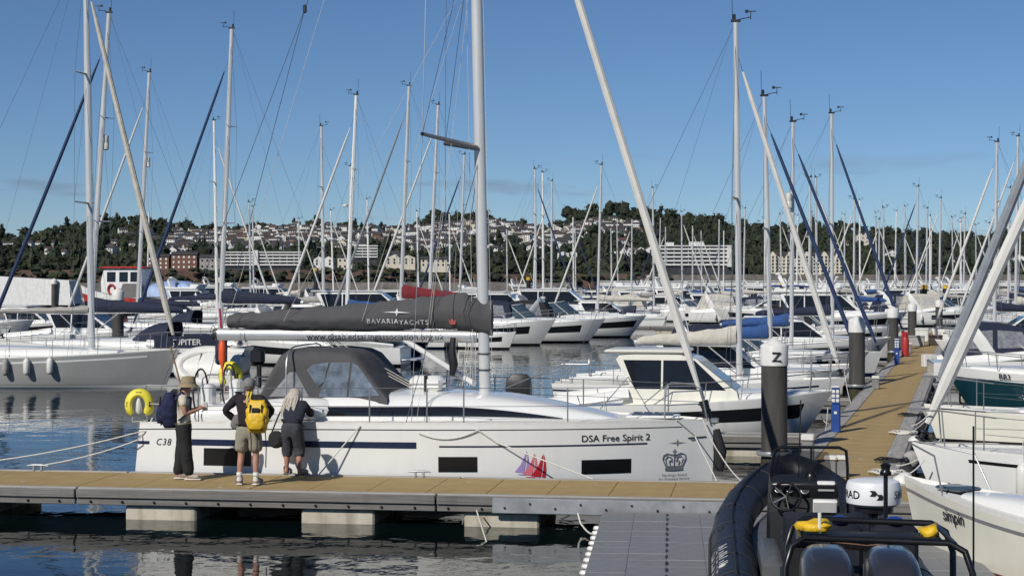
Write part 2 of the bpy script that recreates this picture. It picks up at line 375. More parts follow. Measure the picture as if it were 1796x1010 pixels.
def far_houses():
    ob = MB(); r3 = random.Random(21); n_ = 0; tries = 0
    while n_ < 330 and tries < 9000:
        tries += 1; px = r3.uniform(300, 1120); py = lerp(394, 446, r3.random() ** 1.3)
        if px > 1000 and py > 418: continue
        if noise.noise(V((px * .012, py * .035, 3))) > .22: continue
        if any(abs(px - a) < 6 and abs(py - b) < 3 for a, b in HOUSE_PX): continue
        p = onhill(px, py)
        if p is None: continue
        HOUSE_PX.append((px, py)); n_ += 1; k = r3.choice([0, 1, 2, 4, 0, 6]); rot = Matrix.Rotation(R(r3.choice([0, 90, 20, -25]) + r3.uniform(-12, 12)), 3, 'Z'); mb, rb, cb = HM[k]; wi = r3.choices([0, 1, 2], [7, 2, 1])[0]
        ob.add([rot @ V(v) + p for v in mb.v], mb.f, [3 if m else wi for m in mb.m]); ob.add([rot @ V(v) + p for v in rb.v], rb.f, 4 + r3.choice([0, 0, 1]))
    o = ob.build('far_houses', [hw[0], hw[1], hw[2], WIN, hr[0], hr[1]], None, False)
    tag(o, 'mass of small pale houses filling the town on the hillside', 'houses', kind='stuff')
far_houses()
def wood():
    mb = MB(); r2 = random.Random(3)
    def tree(p, s, mi):
        s *= r2.choice([.6, .8, .9, 1, 1.15, 1.35]); con = r2.random() < .14; tall = 1.35 if con else r2.uniform(.75, 1.1)
        for k in range(3):
            cc = p + V((r2.uniform(-.5, .5) * s * (.3 if con else 1), r2.uniform(-.4, .4) * s, s * tall * (.45 + .36 * k * .8))); rd = V((s * r2.uniform(.3, .58) * (1 - .25 * k * con), s * .45, s * r2.uniform(.3, .5) * tall))
            blob(mb, cc, rd, r2.uniform(0, 99), mi, True, .6)
            for q in range(16):   # ragged leaf sprays breaking the outline
                d = V((r2.gauss(0, 1), r2.gauss(-.4, 1), r2.gauss(.3, 1))).normalized(); b_ = cc + V((d.x * rd.x, d.y * rd.y, d.z * rd.z)) * r2.uniform(.9, 1.15); e_ = s * r2.uniform(.08, .2)
                a1 = V((r2.uniform(-1, 1), r2.uniform(-1, 1), r2.uniform(-1, 1))) * e_; a2 = V((r2.uniform(-1, 1), r2.uniform(-1, 1), r2.uniform(-1, 1))) * e_
                mb.add([b_ - a1, b_ + a2, b_ + a1 + d * e_ * .6], [[0, 1, 2]], r2.choices([mi, 1, 2], [3, 1, 1])[0])
    n_ = 0
    # ridge line
    for i in range(620):
        px = r2.uniform(-150, 1950); Y = r2.uniform(2850, 3010); X = (px - 898) / FPX * Y
        s = r2.uniform(7, 15)
        if 340 < px < 740 or 905 < px < 1000: s *= .75
        tree(V((X, Y, terr(X, Y) - 2)), s, r2.choice([0, 0, 0, 1]))
    # slope
    tries = 0
    while n_ < 3300 and tries < 40000:
        tries += 1; px = r2.uniform(-120, 1920); py = lerp(386, 478, r2.random())
        d = noise.noise(V((px * .012, py * .035, 3)))
        dens = 1.0
        if 330 < px < 1000 and py < 440: dens = .35 + .5 * (d > .1)
        if 1000 < px < 1125 and py < 416: dens = .4
        if r2.random() > dens or not open_ground(px, py): continue
        p = onhill(px, py)
        if p is None: continue
        if 843 < px < 905 and 418 < py < 430: continue
        tree(p + V((0, 0, -1)), r2.uniform(5.5, 10.5) * (1 if p.y > 1700 else .9), r2.choices([0, 1, 2], [5, 3, 1])[0]); n_ += 1
    for i in range(330):   # scrub and trees along the top of the sea walls
        px = r2.uniform(-150, 1950); Y = r2.uniform(1262, 1300); X = (px - 898) / FPX * Y
        if any(a < px < b for a, b in ((386, 534), (1150, 1290), (1338, 1484), (546, 588), (672, 732))): continue
        tree(V((X, Y, max(terr(X, Y), 9 if px < 1180 else 5) - 1)), r2.uniform(3, 8), r2.choices([0, 1, 2], [4, 3, 2])[0])
    for i in range(420):
        px = r2.uniform(-150, 1180); Y = r2.uniform(1232, 1240); X = (px - 898) / FPX * Y; z = r2.uniform(2, 12.5) if px < 715 else r2.uniform(2, 9)
        blob(mb, V((X, Y, z)), (r2.uniform(1.5, 5), 2, r2.uniform(1, 2.2)), r2.uniform(0, 99), r2.choice([0, 1, 2]))
    o = mb.build('woodland', LEAF, None, False)
    tag(o, 'dense dark green woodland covering the hills behind the marina', 'woodland', kind='stuff')
wood()

# ------------------------------------------------------------------ large white buildings on the shore
bwht = M('building_white', (.70, .70, .67), .7, var=.06, scale=.2); bcrm = M('building_cream', (.68, .63, .50), .7, var=.08, scale=.3)
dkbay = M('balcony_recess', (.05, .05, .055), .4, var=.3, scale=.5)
def banded(name, label, pxs, pyt, pyb, Y, nf, tower=None, extra=(), wallm=None):
    a = at(pxs[0], pyb, Y); b = at(pxs[1], pyb, Y); zt = at(0, pyt, Y).z; zb = a.z; W_ = b.x - a.x; cx = (a.x + b.x) / 2
    t = thing(name, label, 'building', (cx, Y, zb)); h = (zt - zb) / nf
    MB().box((0, 6, (zt - zb) / 2 - 3), (W_ - .6, 10, zt - zb + 6)).build('wall', wallm or dkbay, t, False)
    for f in range(nf):
        MB().box((0, .4, f * h + h * .28), (W_, 2.0, h * .42)).build('balcony', bwht, t, False)
        nw = int(W_ / 5)
        for i in range(nw + 1): MB().box((-W_ / 2 + W_ * i / nw, .7, f * h + h * .75), (.35, 1.2, h * .52)).build('divider', bwht, t, False)
    MB().box((0, 5.5, zt - zb + .3), (W_ + .6, 13, .8)).build('roof', bwht, t, False)
    for (x0, x1, z0, z1) in extra:
        p0 = at(x0, z1, Y); p1 = at(x1, z0, Y)
        MB().box(((p0.x + p1.x) / 2 - cx, 4 if z1 < pyt + 2 else .1, (p0.z + p1.z) / 2 - zb), (p1.x - p0.x, 8 if z1 < pyt + 2 else 4.4, p1.z - p0.z)).build('stair_tower', bwht, t, False)
    return t
banded('terrace_block', 'long low white terrace block with four balcony bands on red cliff', (392, 528), 443, 466, 1258, 4, extra=((446, 453, 439, 465),))
banded('balcony_hotel', 'white modernist hotel with stacked balconies at the shore', (1157, 1283), 432, 466, 1262, 5, extra=((1168, 1182, 425, 432), (1210, 1234, 424, 432), (1275, 1283, 433, 468)))
banded('apartment_block', 'small white flat roofed block in trees behind the masts', (622, 662), 432, 452, 1300, 4)
def grand():
    Y = 1258; a = at(1345, 480, Y); b = at(1478, 480, Y); W_ = b.x - a.x; zb = a.z; H = at(0, 449, Y).z - zb; cx = (a.x + b.x) / 2
    t = thing('grand_hotel', 'grand cream Victorian seafront hotel with rows of windows and gables', 'hotel', (cx, Y, zb))
    MB().box((0, 6, H / 2 - 1), (W_, 12, H + 2)).build('wall', bcrm, t, False)
    rb = MB(); rb.box((0, 6, H + .3), (W_ + .8, 12.8, .6)); rb.add([(-W_ / 2, 0, H + .6), (W_ / 2, 0, H + .6), (W_ / 2 - 2, 4, H + 3), (-W_ / 2 + 2, 4, H + 3), (W_ / 2 - 2, 9, H + 3), (-W_ / 2 + 2, 9, H + 3)], [[0, 1, 2, 3], [3, 2, 4, 5]])
    rb.build('roof', hr[0], t, False)
    for k, fx in enumerate((-.42, -.2, .03, .26, .44)):
        w_ = 5.2; x = fx * W_; g = MB(); g.box((x, -.4, H / 2), (w_, 2, H)); g.add([(x - w_ / 2, -1.4, H), (x + w_ / 2, -1.4, H), (x, -1.4, H + 3.2), (x - w_ / 2, 4, H), (x + w_ / 2, 4, H), (x, 4, H + 3.2)], [[0, 1, 2], [0, 2, 5, 3], [1, 4, 5, 2]]); g.build('gable_bay', bcrm, t, False)
    wm = MB().box((0, 0, 0), (1.25, .2, 1.75)).mesh('window', WIN); wb = MB().box((0, 0, 0), (1.1, .2, 1.7)).mesh('window', WIN)
    for f in range(5):
        for i in range(20):
            x = -W_ / 2 + W_ * (i + .5) / 20; inb = any(abs(x - fx * W_) < 2.6 for fx in (-.42, -.2, .03, .26, .44))
            link('window', wm, t, (x, -1.45 if inb else -.05, 1.9 + f * H / 5.1))
    for f in range(1, 5): MB().box((0, -.1, f * H / 5.1 + .15), (W_ + .1, .5, .35)).build('string_course', bwht, t, False)
grand()
def villa(px0, px1, pyt, pyb, Y, label, m=0):
    a = at(px0, pyb, Y); b = at(px1, pyb, Y); zt = at(0, pyt, Y).z; h = zt - a.z; W_ = b.x - a.x
    t = thing('villa', label, 'house', ((a.x + b.x) / 2, Y, a.z)); MB().box((0, 5, h * .36 - 2), (W_, 10, h * .72 + 4)).build('wall', hw[m], t, False)
    r = MB(); hh = h * .72
    for sx in (-.25, .25): r.add([(sx * W_ - W_ * .27, -.6, hh - .3), (sx * W_ + W_ * .27, -.6, hh - .3), (sx * W_, -.6, h), (sx * W_ - W_ * .27, 11, hh - .3), (sx * W_ + W_ * .27, 11, hh - .3), (sx * W_, 11, h)], [[0, 2, 5, 3], [1, 4, 5, 2]])
    r.build('roof', hr[0], t, False)
    for sx in (-.25, .25): MB().add([(sx * W_ - W_ * .24, -.04, hh - .1), (sx * W_ + W_ * .24, -.04, hh - .1), (sx * W_, -.04, h - .5)], [[0, 1, 2]]).build('gable', hw[m], t, False)
    nw = max(2, int(W_ / 4))
    for i in range(nw):
        for f in range(2): MB().box((-W_ / 2 + W_ * (i + .5) / nw, -.06, h * (.18 + .3 * f)), (1.3, .15, 1.7)).build('window', WIN, t, False)
villa(1116, 1146, 432, 448, 1420, 'white twin gabled villa left of the balcony hotel')
villa(1088, 1108, 432, 458, 1400, 'white tall house in trees right of centre')
villa(1503, 1524, 406, 428, 1900, 'pale pink towered villa on the wooded slope at right', 1)
villa(676, 728, 446, 464, 1290, 'cream villa row behind the red sail cover', 1)
villa(550, 584, 448, 466, 1275, 'white seafront house right of the terrace block')
villa(978, 1012, 440, 449, 1500, 'low white house in the woods above the cruisers')
def quay_block(px0, px1, pyt, pyb, Y, label, m, nf):
    a = at(px0, pyb, Y); b = at(px1, pyb, Y); h = at(0, pyt, Y).z - a.z; W_ = b.x - a.x; t = thing('quay_building', label, 'building', ((a.x + b.x) / 2, Y, a.z))
    MB().box((0, 5, h / 2 - 2), (W_, 10, h + 4)).build('wall', m, t, False); r = MB(); r.add([(-W_ / 2 - .4, -.5, h), (W_ / 2 + .4, -.5, h), (W_ / 2 + .4, 5, h + 2.4), (-W_ / 2 - .4, 5, h + 2.4), (W_ / 2 + .4, 10.5, h), (-W_ / 2 - .4, 10.5, h)], [[0, 1, 2, 3], [3, 2, 4, 5]]); r.build('roof', hr[0], t, False)
    nw = max(3, int(W_ / 3.2)); wmsh = MB().box((0, 0, 0), (1.3, .2, 1.5)).mesh('window', [bwht if m is hw[3] else WIN][0])
    for f in range(nf):
        for i in range(nw): link('window', wmsh, t, (-W_ / 2 + W_ * (i + .5) / nw, -.05, h * (f + .55) / nf))
quay_block(258, 296, 451, 473, 1256, 'red brick terrace above the sea wall left of the terrace block', hw[3], 3)
quay_block(300, 345, 447, 473, 1257, 'long red brick block right next to the brick terrace', hw[3], 3)
quay_block(350, 386, 452, 473, 1256, 'grey rendered block left of the white terrace block', hw[2], 2)
quay_block(592, 618, 452, 473, 1256, 'cream quay building left of the small white block', hw[1], 2)
quay_block(738, 790, 455, 468, 1256, 'low cream quay terrace left of the tall silver mast', hw[1], 2)
# ------------------------------------------------------------------ pontoons
ALPHA = R(8.3); U = V((math.cos(ALPHA), -math.sin(ALPHA), 0)); Nn = V((math.sin(ALPHA), math.cos(ALPHA), 0)); O0 = V((0, 27.0, 0))
def mp_(s, n, z=0): return O0 + U * s + Nn * n + V((0, 0, z))
TAN = M('grp_deck_tan', (.37, .262, .108), .8, var=.14, scale=2.2, bump=.003, bscale=90, dirt=.4, dirtc=(.23, .175, .10))
TIMB = M('weathered_timber', (.17, .16, .148), .85, var=.35, scale=2.5, stretch=(.35, 3, 14), bump=.006, bscale=6, dirt=.35, dirtc=(.07, .065, .06))
TIMBL = M('timber_edge', (.33, .315, .29), .85, var=.25, scale=3, stretch=(.4, 4, 4))
GALV = M('galvanised', (.36, .37, .38), .45, metal=.5, var=.2, scale=3)
CONC = M('concrete_float', (.50, .46, .37), .85, var=.16, scale=2.5, bump=.006, bscale=12, dirt=.7, dirtc=(.17, .14, .085))
WEED = M('weed', (.035, .035, .012), .9, var=.5, scale=9, bump=.03)
def pontoon(name, label, origin, rz, length, width, deckw, dz, panel, floats, fl_w, joints=(), side_front=True, matd=None, fascm=None):
    """local x along the walkway, y across (front edge 0 .. width)"""
    t = thing(name, label, 'pontoon', origin, rz); e = (width - deckw) / 2; matd = matd or TAN; fascm = fascm or TIMB
    n_ = int(round(length / panel)); pm = MB().box((0, 0, 0), (panel - .005, deckw, .05), bev=.006).mesh('deck_panel', matd)
    for i in range(n_): link('deck_panel', pm, t, (panel * (i + .5), width / 2, dz - .025 + rnd.uniform(-.002, .002)))
    seg = 6.0; ns = int(math.ceil(length / seg))
    for i in range(ns):
        a = i * seg; b = min(length, a + seg) - .03
        for yy, sy in ((e / 2, 0), (width - e / 2, 1)):
            MB().box(((a + b) / 2, yy, dz - .03), (b - a, e - .01, .09), bev=.012).build('edge_board', TIMBL, t, False)
            y0 = -.03 if sy == 0 else width + .03
            MB().box(((a + b) / 2, y0, dz - .075), (b - a, .07, .14), bev=.01).build('fascia_board', fascm, t, False)
            MB().box(((a + b) / 2, y0 + (.035 if sy == 0 else -.035), dz - .205), (b - a, .06, .11), bev=.01).build('waling_board', fascm, t, False)
    fm = MB()
    fl_h = dz - .265
    for (x, wd) in floats:
        f = MB(); f.box((x, width / 2, fl_h / 2 - .25), (wd, width - .12, fl_h + .5), bev=.03); f.build('float', CONC, t, False)
        MB().box((x, width / 2, -.06), (wd + .012, width - .1, .13), bev=.03).build('weed_line', WEED, t, False)
    bm_ = MB().lathe([(.022, 0), (.022, .02), (.012, .03)], 6, axis=(0, -1, 0)).mesh('bolt', BLACKP)
    for i in range(int(length / .54)): link('bolt', bm_, t, (.3 + i * .54, .0045 if 0 else -.025, dz - .205))
    MB().box((length / 2, width / 2, dz - .16), (length - .2, width - .4, .12)).build('frame', BLACKP, t, False)
    return t
# the long mooring pontoon in front
s0 = -13.2
flo = []
for px in (-90, 279, 590, 878, 1180):
    for s in [k * .02 for k in range(-700, 600)]:
        p = mp_(s, 0)
        if abs(898 + FPX * p.x / p.y - px) < 1.2: flo.append((s - s0, 1.2)); break
flo = [(-13.2 + 13.2 + .9, 1.2)] + flo + [(18.9, 1.2)]
MAINP = pontoon('mooring_pontoon', 'tan decked pontoon with grey timber edge on concrete floats in front', mp_(s0, 0), -ALPHA, 19.6, 2.42, 2.14, .5, .98, flo, 1.2)
MB().box((14.9, -.09, .36), (4.0, .05, .24), bev=.01).build('galvanised_plate', GALV, MAINP, False)
for k in range(10): MB().lathe([(.02, 0), (.02, .015)], 6, c=(13.1 + k * .4, -.115, .33 + .07 * (k % 2)), axis=(0, -1, 0)).build('plate_bolt', BLACKP, MAINP, False)
def cleat(p, rz, label):
    t = thing('mooring_cleat', label, 'cleat', p, rz, 'pontoon mooring cleats'); mb = MB()
    [MB().box((x_, 0, .045), (.03, .05, .09)).build('cleat_leg', GALV, t) for x_ in (-.07, .07)]; MB().path([(-.2, 0, .085), (-.08, 0, .1), (.08, 0, .1), (.2, 0, .085)], [.012, .022, .022, .012], 6).build('horn', GALV, t)
for s, lb in ((-10.35, 'grey cleat at pontoon edge holding the stern rope, leftmost'), (-8.9, 'grey cleat at pontoon edge beside the yacht stern'), (-1.95, 'grey cleat at pontoon edge below the middle of the white hull')):
    cleat(mp_(s, 2.3, .51), -ALPHA, lb)
# the Z walkway
ZD = V((.257, .966, 0)).normalized(); ZA = math.atan2(ZD.y, ZD.x); ZN = V((-ZD.y, ZD.x, 0)); ZC = V((6.58, 33.1, 0))
zs = -5.2; Zw = 1.95
zfl = [(2 + 3.2 * k, 1.1) for k in range(26)]
ZP = pontoon('walkway_pontoon', 'long tan walkway pontoon running away between the moored boats', ZC + ZD * zs - ZN * Zw / 2, ZA, 87, Zw, 1.27, .5, 1.0, zfl, 1.1)
def zpt(y_depth, off, z=.5):
    k = (y_depth - 33.1) / ZD.y; return ZC + ZD * k + ZN * off + V((0, 0, z))
# finger pontoons off the walkway, left (+) and right (-)
GDECK = M('grey_finger_deck', (.25, .24, .22), .85, var=.2, scale=3)
for Yd, sd_, ln in ((37.5, 1, 7), (49, 1, 8), (60, 1, 8), (72, 1, 8), (86, 1, 8), (36, -1, 7), (46, -1, 8), (57, -1, 8), (69, -1, 8), (84, -1, 8)):
    p = zpt(Yd, sd_ * Zw / 2, 0); ang = math.pi - ALPHA if sd_ > 0 else -ALPHA
    org = p + (V((0, 0, 0)) if sd_ < 0 else V((0, .8, 0)))
    pontoon('finger_pontoon', f'grey finger pontoon on the {"left" if sd_ > 0 else "right"} of the walkway, {["nearest", "second", "third", "fourth", "fifth"][[37.5, 49, 60, 72, 86, 36, 46, 57, 69, 84].index(Yd) % 5]} from the front', org, ang, ln, .8, .62, .45, 1.0, [(ln - 1, 1), (1.5, 1)], 1, matd=GDECK)
# far pontoon with blue fascia
BLUEF = M('blue_fascia', (.012, .03, .10), .5, var=.2)
pa = at(1130, 555, 165)
pontoon('far_pontoon', 'far pontoon with dark blue fascia panels across the water', V((pa.x, 165, 0)), -ALPHA * .6, 17, 2, 1.5, .95, 1.0, [(1 + 3 * k, 1) for k in range(6)], 1, matd=GDECK, fascm=BLUEF)
pa = at(1290, 555, 150)
for px0, Y, ln, lb in ((150, 112, 26, 'far grey pontoon below the red fishing boat'), (860, 128, 16, 'far grey pontoon behind the central cruisers'), (1000, 205, 60, 'distant grey pontoon behind the cruiser rows')):
    pa = at(px0, 500, Y); pontoon('far_pontoon', lb, V((pa.x, Y, 0)), -ALPHA, ln, 2, 1.5, .5, 2.0, [(1 + 4 * k, 1.5) for k in range(int(ln / 4))], 1, matd=GDECK)
# gull droppings and scuffs on the decks
dr = MB(); r4 = random.Random(5)
for k in range(46):
    p = mp_(r4.uniform(-12.5, 6), r4.uniform(.2, 2.2), .502) if k < 26 else zpt(r4.uniform(29, 60), r4.uniform(-.55, .55), .502); rr_ = r4.uniform(.015, .05); n_ = 7
    dr.add([p + V((math.cos(2 * math.pi * i / n_) * rr_ * r4.uniform(.5, 1.3), math.sin(2 * math.pi * i / n_) * rr_ * r4.uniform(.5, 1.3), .001)) for i in range(n_)], [list(range(n_))])
tag(dr.build('gull_droppings', M('droppings', (.55, .54, .5), .9), None, False), 'scattered white gull droppings on the tan pontoon decks', 'droppings', kind='stuff')
# ------------------------------------------------------------------ piles
PILE = M('pile_steel', (.06, .056, .051), .7, var=.35, scale=2.5, stretch=(1, 1, .25), bump=.006, dirt=.6, dirtc=(.11, .10, .088))
PCAP = M('pile_cap_white', (.70, .69, .66), .5, var=.06, dirt=.35, dirtc=(.35, .33, .3))
YCAP = M('pile_band_yellow', (.55, .34, .03), .6, var=.15)
def pile(px, pyt, w_px, label, dark=False, capf=.42, d=.53, letter=None):
    Y = FPX * d / w_px; p = at(px, pyt, Y); r = d / 2; zt = p.z
    t = thing('mooring_pile', label, 'pile', (p.x, p.y, 0), 0, 'mooring piles')
    if dark:
        MB().lathe([(r, -3), (r, zt - .35)], 16).build('shaft', BLACKP, t); MB().lathe([(r + .01, zt - .35), (r + .01, zt), (.02, zt + .02)], 16).build('yellow_band', YCAP, t)
    else:
        ch = .56
        MB().lathe([(r, -3), (r, .12), (r, zt - ch)], 20).build('shaft', PILE, t); MB().lathe([(r + .012, -.3), (r + .02, .1), (r + .008, .3)], 20).build('weed_line', WEED, t)
        MB().lathe([(r + .015, zt - ch), (r + .015, zt - .165), (r + .005, zt - .15), (r * .5, zt - .065), (.03, zt), (.001, zt)], 28).build('cap', PCAP, t)
        MB().path([(math.cos(a) * (r + .07), math.sin(a) * (r + .07), .42) for a in [k * math.pi / 12 for k in range(24)]], [(.05, .03)] * 24, 6, closed=True, up=(0, 0, 1)).build('pile_guide', GALV, t)
        if letter:
            text_on('letter', letter, .27, lambda x, y: V((math.sin(x / r) * (r + .042), -math.cos(x / r) * (r + .042), zt - .47 + y)), BLACKP, t, off=.012)
    return t
pile(1358, 592, 46, 'thick grey pile with white cap lettered Z beside the walkway', letter='Z')
pile(1503, 553, 28, 'grey pile with white conical cap, second along the walkway')
pile(1566, 537, 19, 'grey pile with white cap behind the red extinguisher post')
pile(1600, 530, 15, 'grey pile with white cap, fourth along the walkway')
pile(1647, 525, 12.5, 'grey pile with white cap at the far end of the walkway')
pile(1621, 500, 10.5, 'black pile with yellow top left of the pair at walkway end', True)
pile(1658, 500, 9.2, 'black pile with yellow top right of the pair at walkway end', True)
pile(1372, 496, 9, 'black pile with yellow top behind the Z pile', True)
pile(927, 486, 8.2, 'black pile with yellow top right of the tall silver mast', True)
pile(207, 505, 20, 'grey pile with white cap in front of the red fishing boat')
pile(95, 488, 9.5, 'slim grey pile with white collar near the left edge')
pile(385, 486, 9, 'slim pile with white cap in front of the blue tarpaulin')
pile(554, 470, 7.5, 'black pile with yellow top near the red sandstone wall', True)
pile(504, 512, 15, 'grey pile with white cap above the charcoal sail cover')
pile(1458, 488, 7, 'distant grey pile with white cap behind the blue forestays')
pile(1515, 500, 8, 'distant pile with white cap left of the blue bimini')
# ------------------------------------------------------------------ boat building blocks (local x: stern 0 -> bow L, y: port +, z up from waterline)
def hullfn(L, B, Fs, Fm, Fb, sw=.85, rake=.5, srake=0, zb=-.4, full=2.1, flare=.12, tm=.42):
    def F(t): return Fs * (1 - t) * (1 - 2 * t) + 4 * Fm * t * (1 - t) + Fb * t * (2 * t - 1)
    def b(t):
        if t < tm: return B / 2 * (sw + (1 - sw) * math.sin(math.pi / 2 * t / tm))
        return max(.02, B / 2 * (1 - ((t - tm) / (1 - tm)) ** full))
    def S(t, h, side):
        t = max(0, min(1, t)); z = zb + (F(t) - zb) * h; k = max(0, 1 - h)
        y = b(t) * max(.0, 1 - flare * (1 + 3 * t ** 3) * k ** 1.2) * (1 - (max(0, .4 - h) / .4) ** 2 * .5)
        x = t * L - rake * k * t ** 6 + srake * h * (1 - t) ** 8
        return V((x, y * side, z))
    def hz(t, z): return (z - zb) / (F(t) - zb)
    return S, F, b, hz
def hull_mesh(S, F, hz, rows, mats_fn, nst=18):
    """rows: function t -> list of h values"""
    mb = MB(); T = [1 - (1 - i / nst) ** 1.25 for i in range(nst + 1)]
    T = [1 - (1 - i / nst) ** 1.4 if i / nst > .5 else None for i in range(nst + 1)]
    T = [(i / nst) + .06 * math.sin(math.pi * i / nst) for i in range(nst + 1)]
    for side in (1, -1):
        g = [[S(t, h, side) for h in rows(t)] for t in T]; n_ = len(g[0])
        vs = [p for r in g for p in r]; fs = []; ms = []
        for i in range(nst):
            for j in range(n_ - 1):
                q = [i * n_ + j, (i + 1) * n_ + j, (i + 1) * n_ + j + 1, i * n_ + j + 1]
                fs.append(q if side < 0 else q[::-1]); ms.append(mats_fn(j, (T[i] + T[i + 1]) / 2))
        mb.add(vs, fs, ms)
    a = [S(0, h, 1) for h in rows(0)]; c = [S(0, h, -1) for h in rows(0)]; n_ = len(a)
    mb.add(a + c, [[j, j + 1, n_ + j + 1, n_ + j] for j in range(n_ - 1)], [mats_fn(j, 0) for j in range(n_ - 1)])
    return mb
def deck_mesh(S, L, nst=18, toe=.04, camber=.05):
    rings = []
    for i in range(nst + 1):
        t = (i / nst) + .06 * math.sin(math.pi * i / nst); p = S(t, 1, 1); b = p.y; x, z = p.x, p.z
        i1 = min(.035, b * .3); i2 = min(.07, b * .6); r = []
        for s in (1, -1):
            q = [(x, s * b, z), (x, s * b, z + toe), (x, s * (b - i1), z + toe), (x, s * (b - i2), z - .005)]
            r += q if s > 0 else q[::-1]
        r.insert(4, (x, 0, z + camber * min(1, b)))
        rings.append([V(p) for p in r])
    mb = MB(); mb.loft(rings, False, (False, False)); mb.add(rings[0], [list(range(9))]); return mb
def coachfn(x0, x1, wf, hf, zd, e=.55, e2=.7):
    def c(u, v):
        a = math.pi * max(0, min(1, v)); cs = math.cos(a); sn = math.sin(a); x = lerp(x0, x1, u)
        return V((x, wf(u) * math.copysign(abs(cs) ** e, cs), zd(x) + hf(u) * sn ** e2))
    return c
def coach_mesh(c, nu=14, nv=14):
    vv = [0, .03, .07, .12, .18, .25, .33, .42, .5, .58, .67, .75, .82, .88, .93, .97, 1]
    mb = MB(); rings = [[c(i / nu, v) for v in vv] for i in range(nu + 1)]; mb.loft(rings, False, (True, True)); return mb
def house_prof(poly, wb, wt, z0, z1, mb=None, mi=0):
    """closed side profile (x,z), half width lerped by height"""
    mb = mb or MB(); wz = lambda z: lerp(wb, wt, (z - z0) / (z1 - z0)); n_ = len(poly)
    a = [(x, wz(z), z) for x, z in poly]; c = [(x, -wz(z), z) for x, z in poly]
    mb.add(a + c, [list(range(n_)), list(range(2 * n_ - 1, n_ - 1, -1))] + [[i, n_ + i, n_ + (i + 1) % n_, (i + 1) % n_] for i in range(n_)], mi); return mb, wz
def side_pane(poly, wz, s, off=.008):
    q = [(x, s * (wz(z) + off), z) for x, z in poly]; return MB().add(q, [list(range(len(q)))])
def front_pane(a, b, wz, inset=.06, off=.01, k0=.04, k1=.96, y0=-1, y1=1):
    """glass on the sloping face from profile point a (low) to b (high)"""
    a = V((a[0], a[1])); b = V((b[0], b[1])); d = b - a; nn = V((d.y, -d.x)).normalized(); vs = []
    for k, s in ((k0, y0), (k0, y1), (k1, y1), (k1, y0)):
        q = a + d * k + nn * off; ww = wz(q.y) - inset; vs.append((q.x, s * ww, q.y))
    return MB().add(vs, [[0, 1, 2, 3]])
def rail(name, pts, r, parent, posts=(), mat=None, n=6):
    o = MB().path(pts, r, n).build(name, mat or STEEL, parent)
    for a, b in posts: MB().tube(a, b, r * .9, n).build('stanchion', mat or STEEL, parent)
    return o
def fender(p, parent, mat=None, ln=.55, r=.11, rope=.5):
    o = MB().lathe([(.02, 0), (r * .7, .03), (r, .1), (r, ln - .1), (r * .7, ln - .03), (.025, ln), (.02, ln + .05)], 10, c=(p[0], p[1], p[2] - ln)).build('fender', mat or FENDW, parent)
    MB().tube((p[0], p[1], p[2] + .04), (p[0], p[1] * .985, p[2] + rope), .008, 4).build('fender_rope', ROPEW, o)
def wire(name, a, b, r, parent, mat=None): return MB().path([a, b], r, 4).build(name, mat or WIRE, parent)
def genoa(a, b, r, parent, mat, name='furled_genoa'):
    a, b = V(a), V(b); pts = []; rr = []
    for i in range(13):
        t = i / 12; pts.append(a + (b - a) * (.035 + .9 * t) + V((0, math.sin(t * 9) * .004, -math.sin(math.pi * t) * .05))); rr.append(r * (.75 + .5 * (1 - t) ** .8 if t > .02 else .55) * (1 if t < .96 else .5))
    o = MB().path(pts, rr, 8).build(name, mat, parent); wire('forestay', a, b, .008, parent)
    d = a + (b - a) * .012; e = a + (b - a) * .025
    MB().lathe([(.02, -.1), (.1, -.08), (.1, -.05), (.045, -.03), (.045, .05), (.1, .07), (.1, .1), (.02, .12)], 10, c=d, axis=(b - a)).build('furler_drum', BLACKP, parent); return o
def masthead(p, parent, s=1.0, bow=1):
    mb = MB(); x, y, z = p
    mb.box((x, y, z + .05 * s), (.3 * s, .09 * s, .07 * s)); mb.lathe([(.05 * s, .08 * s), (.05 * s, .24 * s), (.02, .26 * s)], 6, c=(x - bow * .05, y, z))
    mb.path([(x + bow * .05, y, z + .08), (x + bow * .45 * s, y, z + .16 * s)], .014 * s, 4); mb.path([(x + bow * .45 * s, y, z + .08 * s), (x + bow * .45 * s, y, z + .32 * s)], .012 * s, 4)
    mb.box((x + bow * .45 * s, y, z + .33 * s), (.32 * s, .02, .03)); mb.box((x + bow * .33 * s, y, z + .33 * s), (.1 * s, .02, .1 * s))
    mb.path([(x - bow * .1, y, z + .05), (x - bow * .12, y, z + .95 * s)], .009 * s, 4)
    return mb.build('masthead_gear', BLACKP, parent)
def sail_cover(x0, x1, zt0, zt1, zb, wd, parent, mat, droop=.12, n=14, name='sail_cover', dz=0):
    """x0 mast end, x1 boom end; flattened bag along the boom"""
    rings = []
    for i in range(n + 1):
        t = i / n; x = lerp(x0, x1, t); zt = lerp(zt0, zt1, t ** .75) + .02 * math.sin(i * 1.9); z0 = zb + dz * t; ww = wd * (1 - .45 * t) * (1 + .06 * math.sin(i * 2.3)); r = []
        if i == 0: ww *= .7
        if i == n: ww *= .6; zt = lerp(zt, z0, .35)
        for k in range(12):
            a = 2 * math.pi * k / 12; s_ = math.sin(a); c_ = math.cos(a)
            r.append(V((x + .015 * math.sin(k * 3 + i), ww * c_ * (1 - .35 * max(0, s_)) * (1 + .05 * math.sin(i * 1.3 + k)), lerp(z0, zt, .5 + .5 * s_))))
        rings.append(r)
    return MB().loft(rings).build(name, mat, parent)
